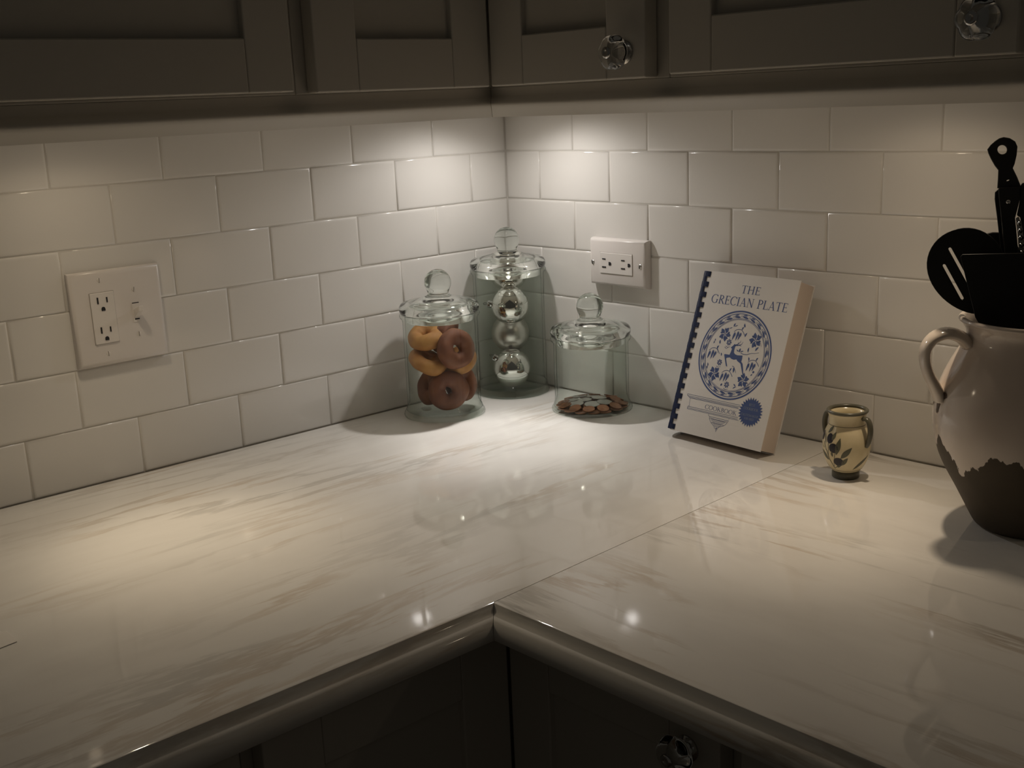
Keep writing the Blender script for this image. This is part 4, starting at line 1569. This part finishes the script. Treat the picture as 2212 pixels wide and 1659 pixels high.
# slotted spoon leaning out to the left
dd = Vector((0.495, -0.869))
pp = Vector((0.869, 0.495))
angd = atan2(dd.y, dd.x)
sp_ = utensil('slotted_spoon', 'black slotted spoon leaning out over the crock rim on the left', 0, 0, 0.004)
hc = Vector((-0.0735, 0.2760))
sl = []
for off, ln, sh in ((-0.0185, 0.044, 0.002), (-0.0055, 0.050, -0.008), (0.0090, 0.034, 0.010)):
    c = hc + pp * off + dd * sh
    sl.append(capsule(c.x, c.y, ln, 0.0044, angd))
me = filled_shape(ellipse(hc.x, hc.y, 0.0470, 0.0375, angd, 48, -0.12), sl, 0.0022, 0.0006)
link('spoon_head', me, M['nylon'], sp_)
bm = bmesh.new()
p0, p1 = hc + dd * .043, hc + dd * .285
tube(bm, [(p0.x, p0.y, 0), (p0.x + dd.x * .03, p0.y + dd.y * .03, 0.002), (p1.x - .030, p1.y - .0, -0.004)], [0.0065, 0.005, 0.0055], 12)
build('spoon_handle', bm, M['nylon2'], sp_, smooth=True)

# plain spoon behind
s2 = utensil('serving_spoon', 'black round-topped spoon standing behind the spatula in the crock', 0, 0, -0.022)
bm = bmesh.new()
c2 = Vector((-0.050, 0.2790))
n = 32
ang2 = radians(-84)
rings = []
for k in range(5):
    q = k / 4
    rings.append([bm.verts.new((x, y, -0.009 * (1 - q * q))) for x, y in (ellipse(c2.x, c2.y, 0.036 * q, 0.028 * q, ang2, n) if q else [(c2.x, c2.y)])])
for a, b_ in zip(rings, rings[1:]):
    for i in range(n):
        j = (i + 1) % n
        if len(a) == 1:
            bm.faces.new((a[0], b_[i], b_[j]))
        else:
            bm.faces.new((a[i], a[j], b_[j], b_[i]))
o = build('spoon_bowl', bm, M['nylon'], s2, smooth=True)
md = o.modifiers.new('solid', 'SOLIDIFY')
md.thickness = 0.002
bm = bmesh.new()
tube(bm, [(c2.x + .003, c2.y - .034, 0), (c2.x + .012, c2.y - .12, 0.004), (c2.x + .030, 0.035, 0.010)], [0.006, 0.005, 0.0055], 12)
build('spoon_handle', bm, M['nylon2'], s2, smooth=True)

# spatula (turner) in front
s3 = utensil('spatula', 'wide black spatula blade standing upright in front of the crock utensils', 0.0075, 0, 0.030)
blade = [(-0.0880, 0.2955), (-0.0865, 0.2975), (0.0150, 0.3010), (0.0170, 0.2990), (-0.0040, 0.2300), (-0.0180, 0.2110), (-0.0300, 0.2060), (-0.0480, 0.2080), (-0.0620, 0.2190), (-0.0705, 0.2330)]
me = filled_shape(blade, [], 0.0020, 0.0005)
link('spatula_blade', me, M['nylon'], s3)
bm = bmesh.new()
tube(bm, [(-0.034, 0.212, 0), (-0.030, 0.19, -0.004), (-0.012, 0.03, -0.045)], [0.0075, 0.006, 0.006], 12)
build('spatula_handle', bm, M['nylon2'], s3, smooth=True)

# tongs with a pull ring
s4 = utensil('kitchen_tongs', 'black handled kitchen tongs with a pull ring, tallest in the crock', 0.0045, -0.0055, -0.012)
axp = lambda y: 2251 + (690 - y) * .0747


def tg(x, y):
    px, py = 2112 + x / 6.14, 290 + y / 6.14
    return ((px - axp(py)) * .000478, 0.2272 + (690 - py) * .000492)


ringp = [(350, 75), (300, 88), (250, 120), (195, 165), (160, 215), (170, 260), (200, 330), (245, 415), (290, 475), (285, 580), (275, 700),
         (540, 690), (500, 580), (445, 460), (470, 400), (495, 290), (505, 190), (480, 130), (420, 90)]
hole = [(330 + 70 * cos(2 * pi * i / 20), 222 + 70 * sin(2 * pi * i / 20)) for i in range(20)]
hole2 = [(395 + 34 * cos(2 * pi * i / 12) * .9, 612 + 20 * sin(2 * pi * i / 12) - 8 * cos(2 * pi * i / 12)) for i in range(12)]
me = filled_shape([tg(*q) for q in ringp], [[tg(*q) for q in hole], [tg(*q) for q in hole2]], 0.004, 0.0009)
link('pull_ring', me, M['nylon2'], s4)


def arm(name, pts, z0, z1, m, par):
    bm = bmesh.new()
    prism(bm, pts, z0, z1)
    return build(name, bm, m, par, bevel=0.001)


arm('tong_arm', [tg(*q) for q in ((278, 705), (360, 690), (545, 690), (540, 860), (480, 1090), (500, 1340), (525, 1659), (540, 2600), (420, 2600), (345, 1500), (310, 1100), (285, 850))], 0.001, 0.006, M['nylon2'], s4)
arm('tong_arm', [tg(*q) for q in ((232, 760), (278, 718), (300, 1000), (345, 1659), (400, 2600), (350, 2600), (285, 1420), (255, 1100), (228, 850))], -0.006, 0.0008, M['nylon'], s4)
arm('tong_arm', [tg(*q) for q in ((545, 690), (570, 645), (612, 650), (760, 900), (800, 1659), (700, 2600), (600, 2600), (605, 1659), (590, 1400), (540, 1080), (500, 1060), (540, 860))], -0.004, 0.004, M['nylon2'], s4)
lin = arm('steel_lining', [tg(*q) for q in ((482, 1095), (520, 1080), (575, 1230), (592, 1400), (607, 1659), (530, 1659), (505, 1340))], -0.008, -0.0045, M['satin'], s4)
for k in range(6):
    x, y = tg(540 + k * 5, 1170 + k * 95)
    bm = bmesh.new()
    bmesh.ops.create_uvsphere(bm, u_segments=12, v_segments=8, radius=0.0030)
    build('scallop', bm, M['chrome'], lin, (x, y, -0.0045), smooth=True)
x, y = tg(400, 880)
bm = bmesh.new()
lathe(bm, [(0, 0), (0.0026, 0), (0.0020, 0.0012), (0, 0.0015)], 14)
build('rivet', bm, M['chrome'], s4, (x, y, 0.006), smooth=True)

# corner of a paper sheet at the left border
bm = bmesh.new()
prism(bm, [(0.4135, -1.0234), (0.3830, -1.0218), (0.30, -1.10), (0.31, -1.22), (0.44, -1.20)], 0.0002, 0.0009)
tag(build('paper_sheet', bm, M['paper']), 'corner of a white paper sheet on the left counter, at the left border', 'paper')

# render hints that do not touch engine, samples or size
S.cycles.use_denoising = True
S.cycles.max_bounces = 16
S.cycles.transparent_max_bounces = 24
S.cycles.transmission_bounces = 12
bpy.context.view_layer.update()
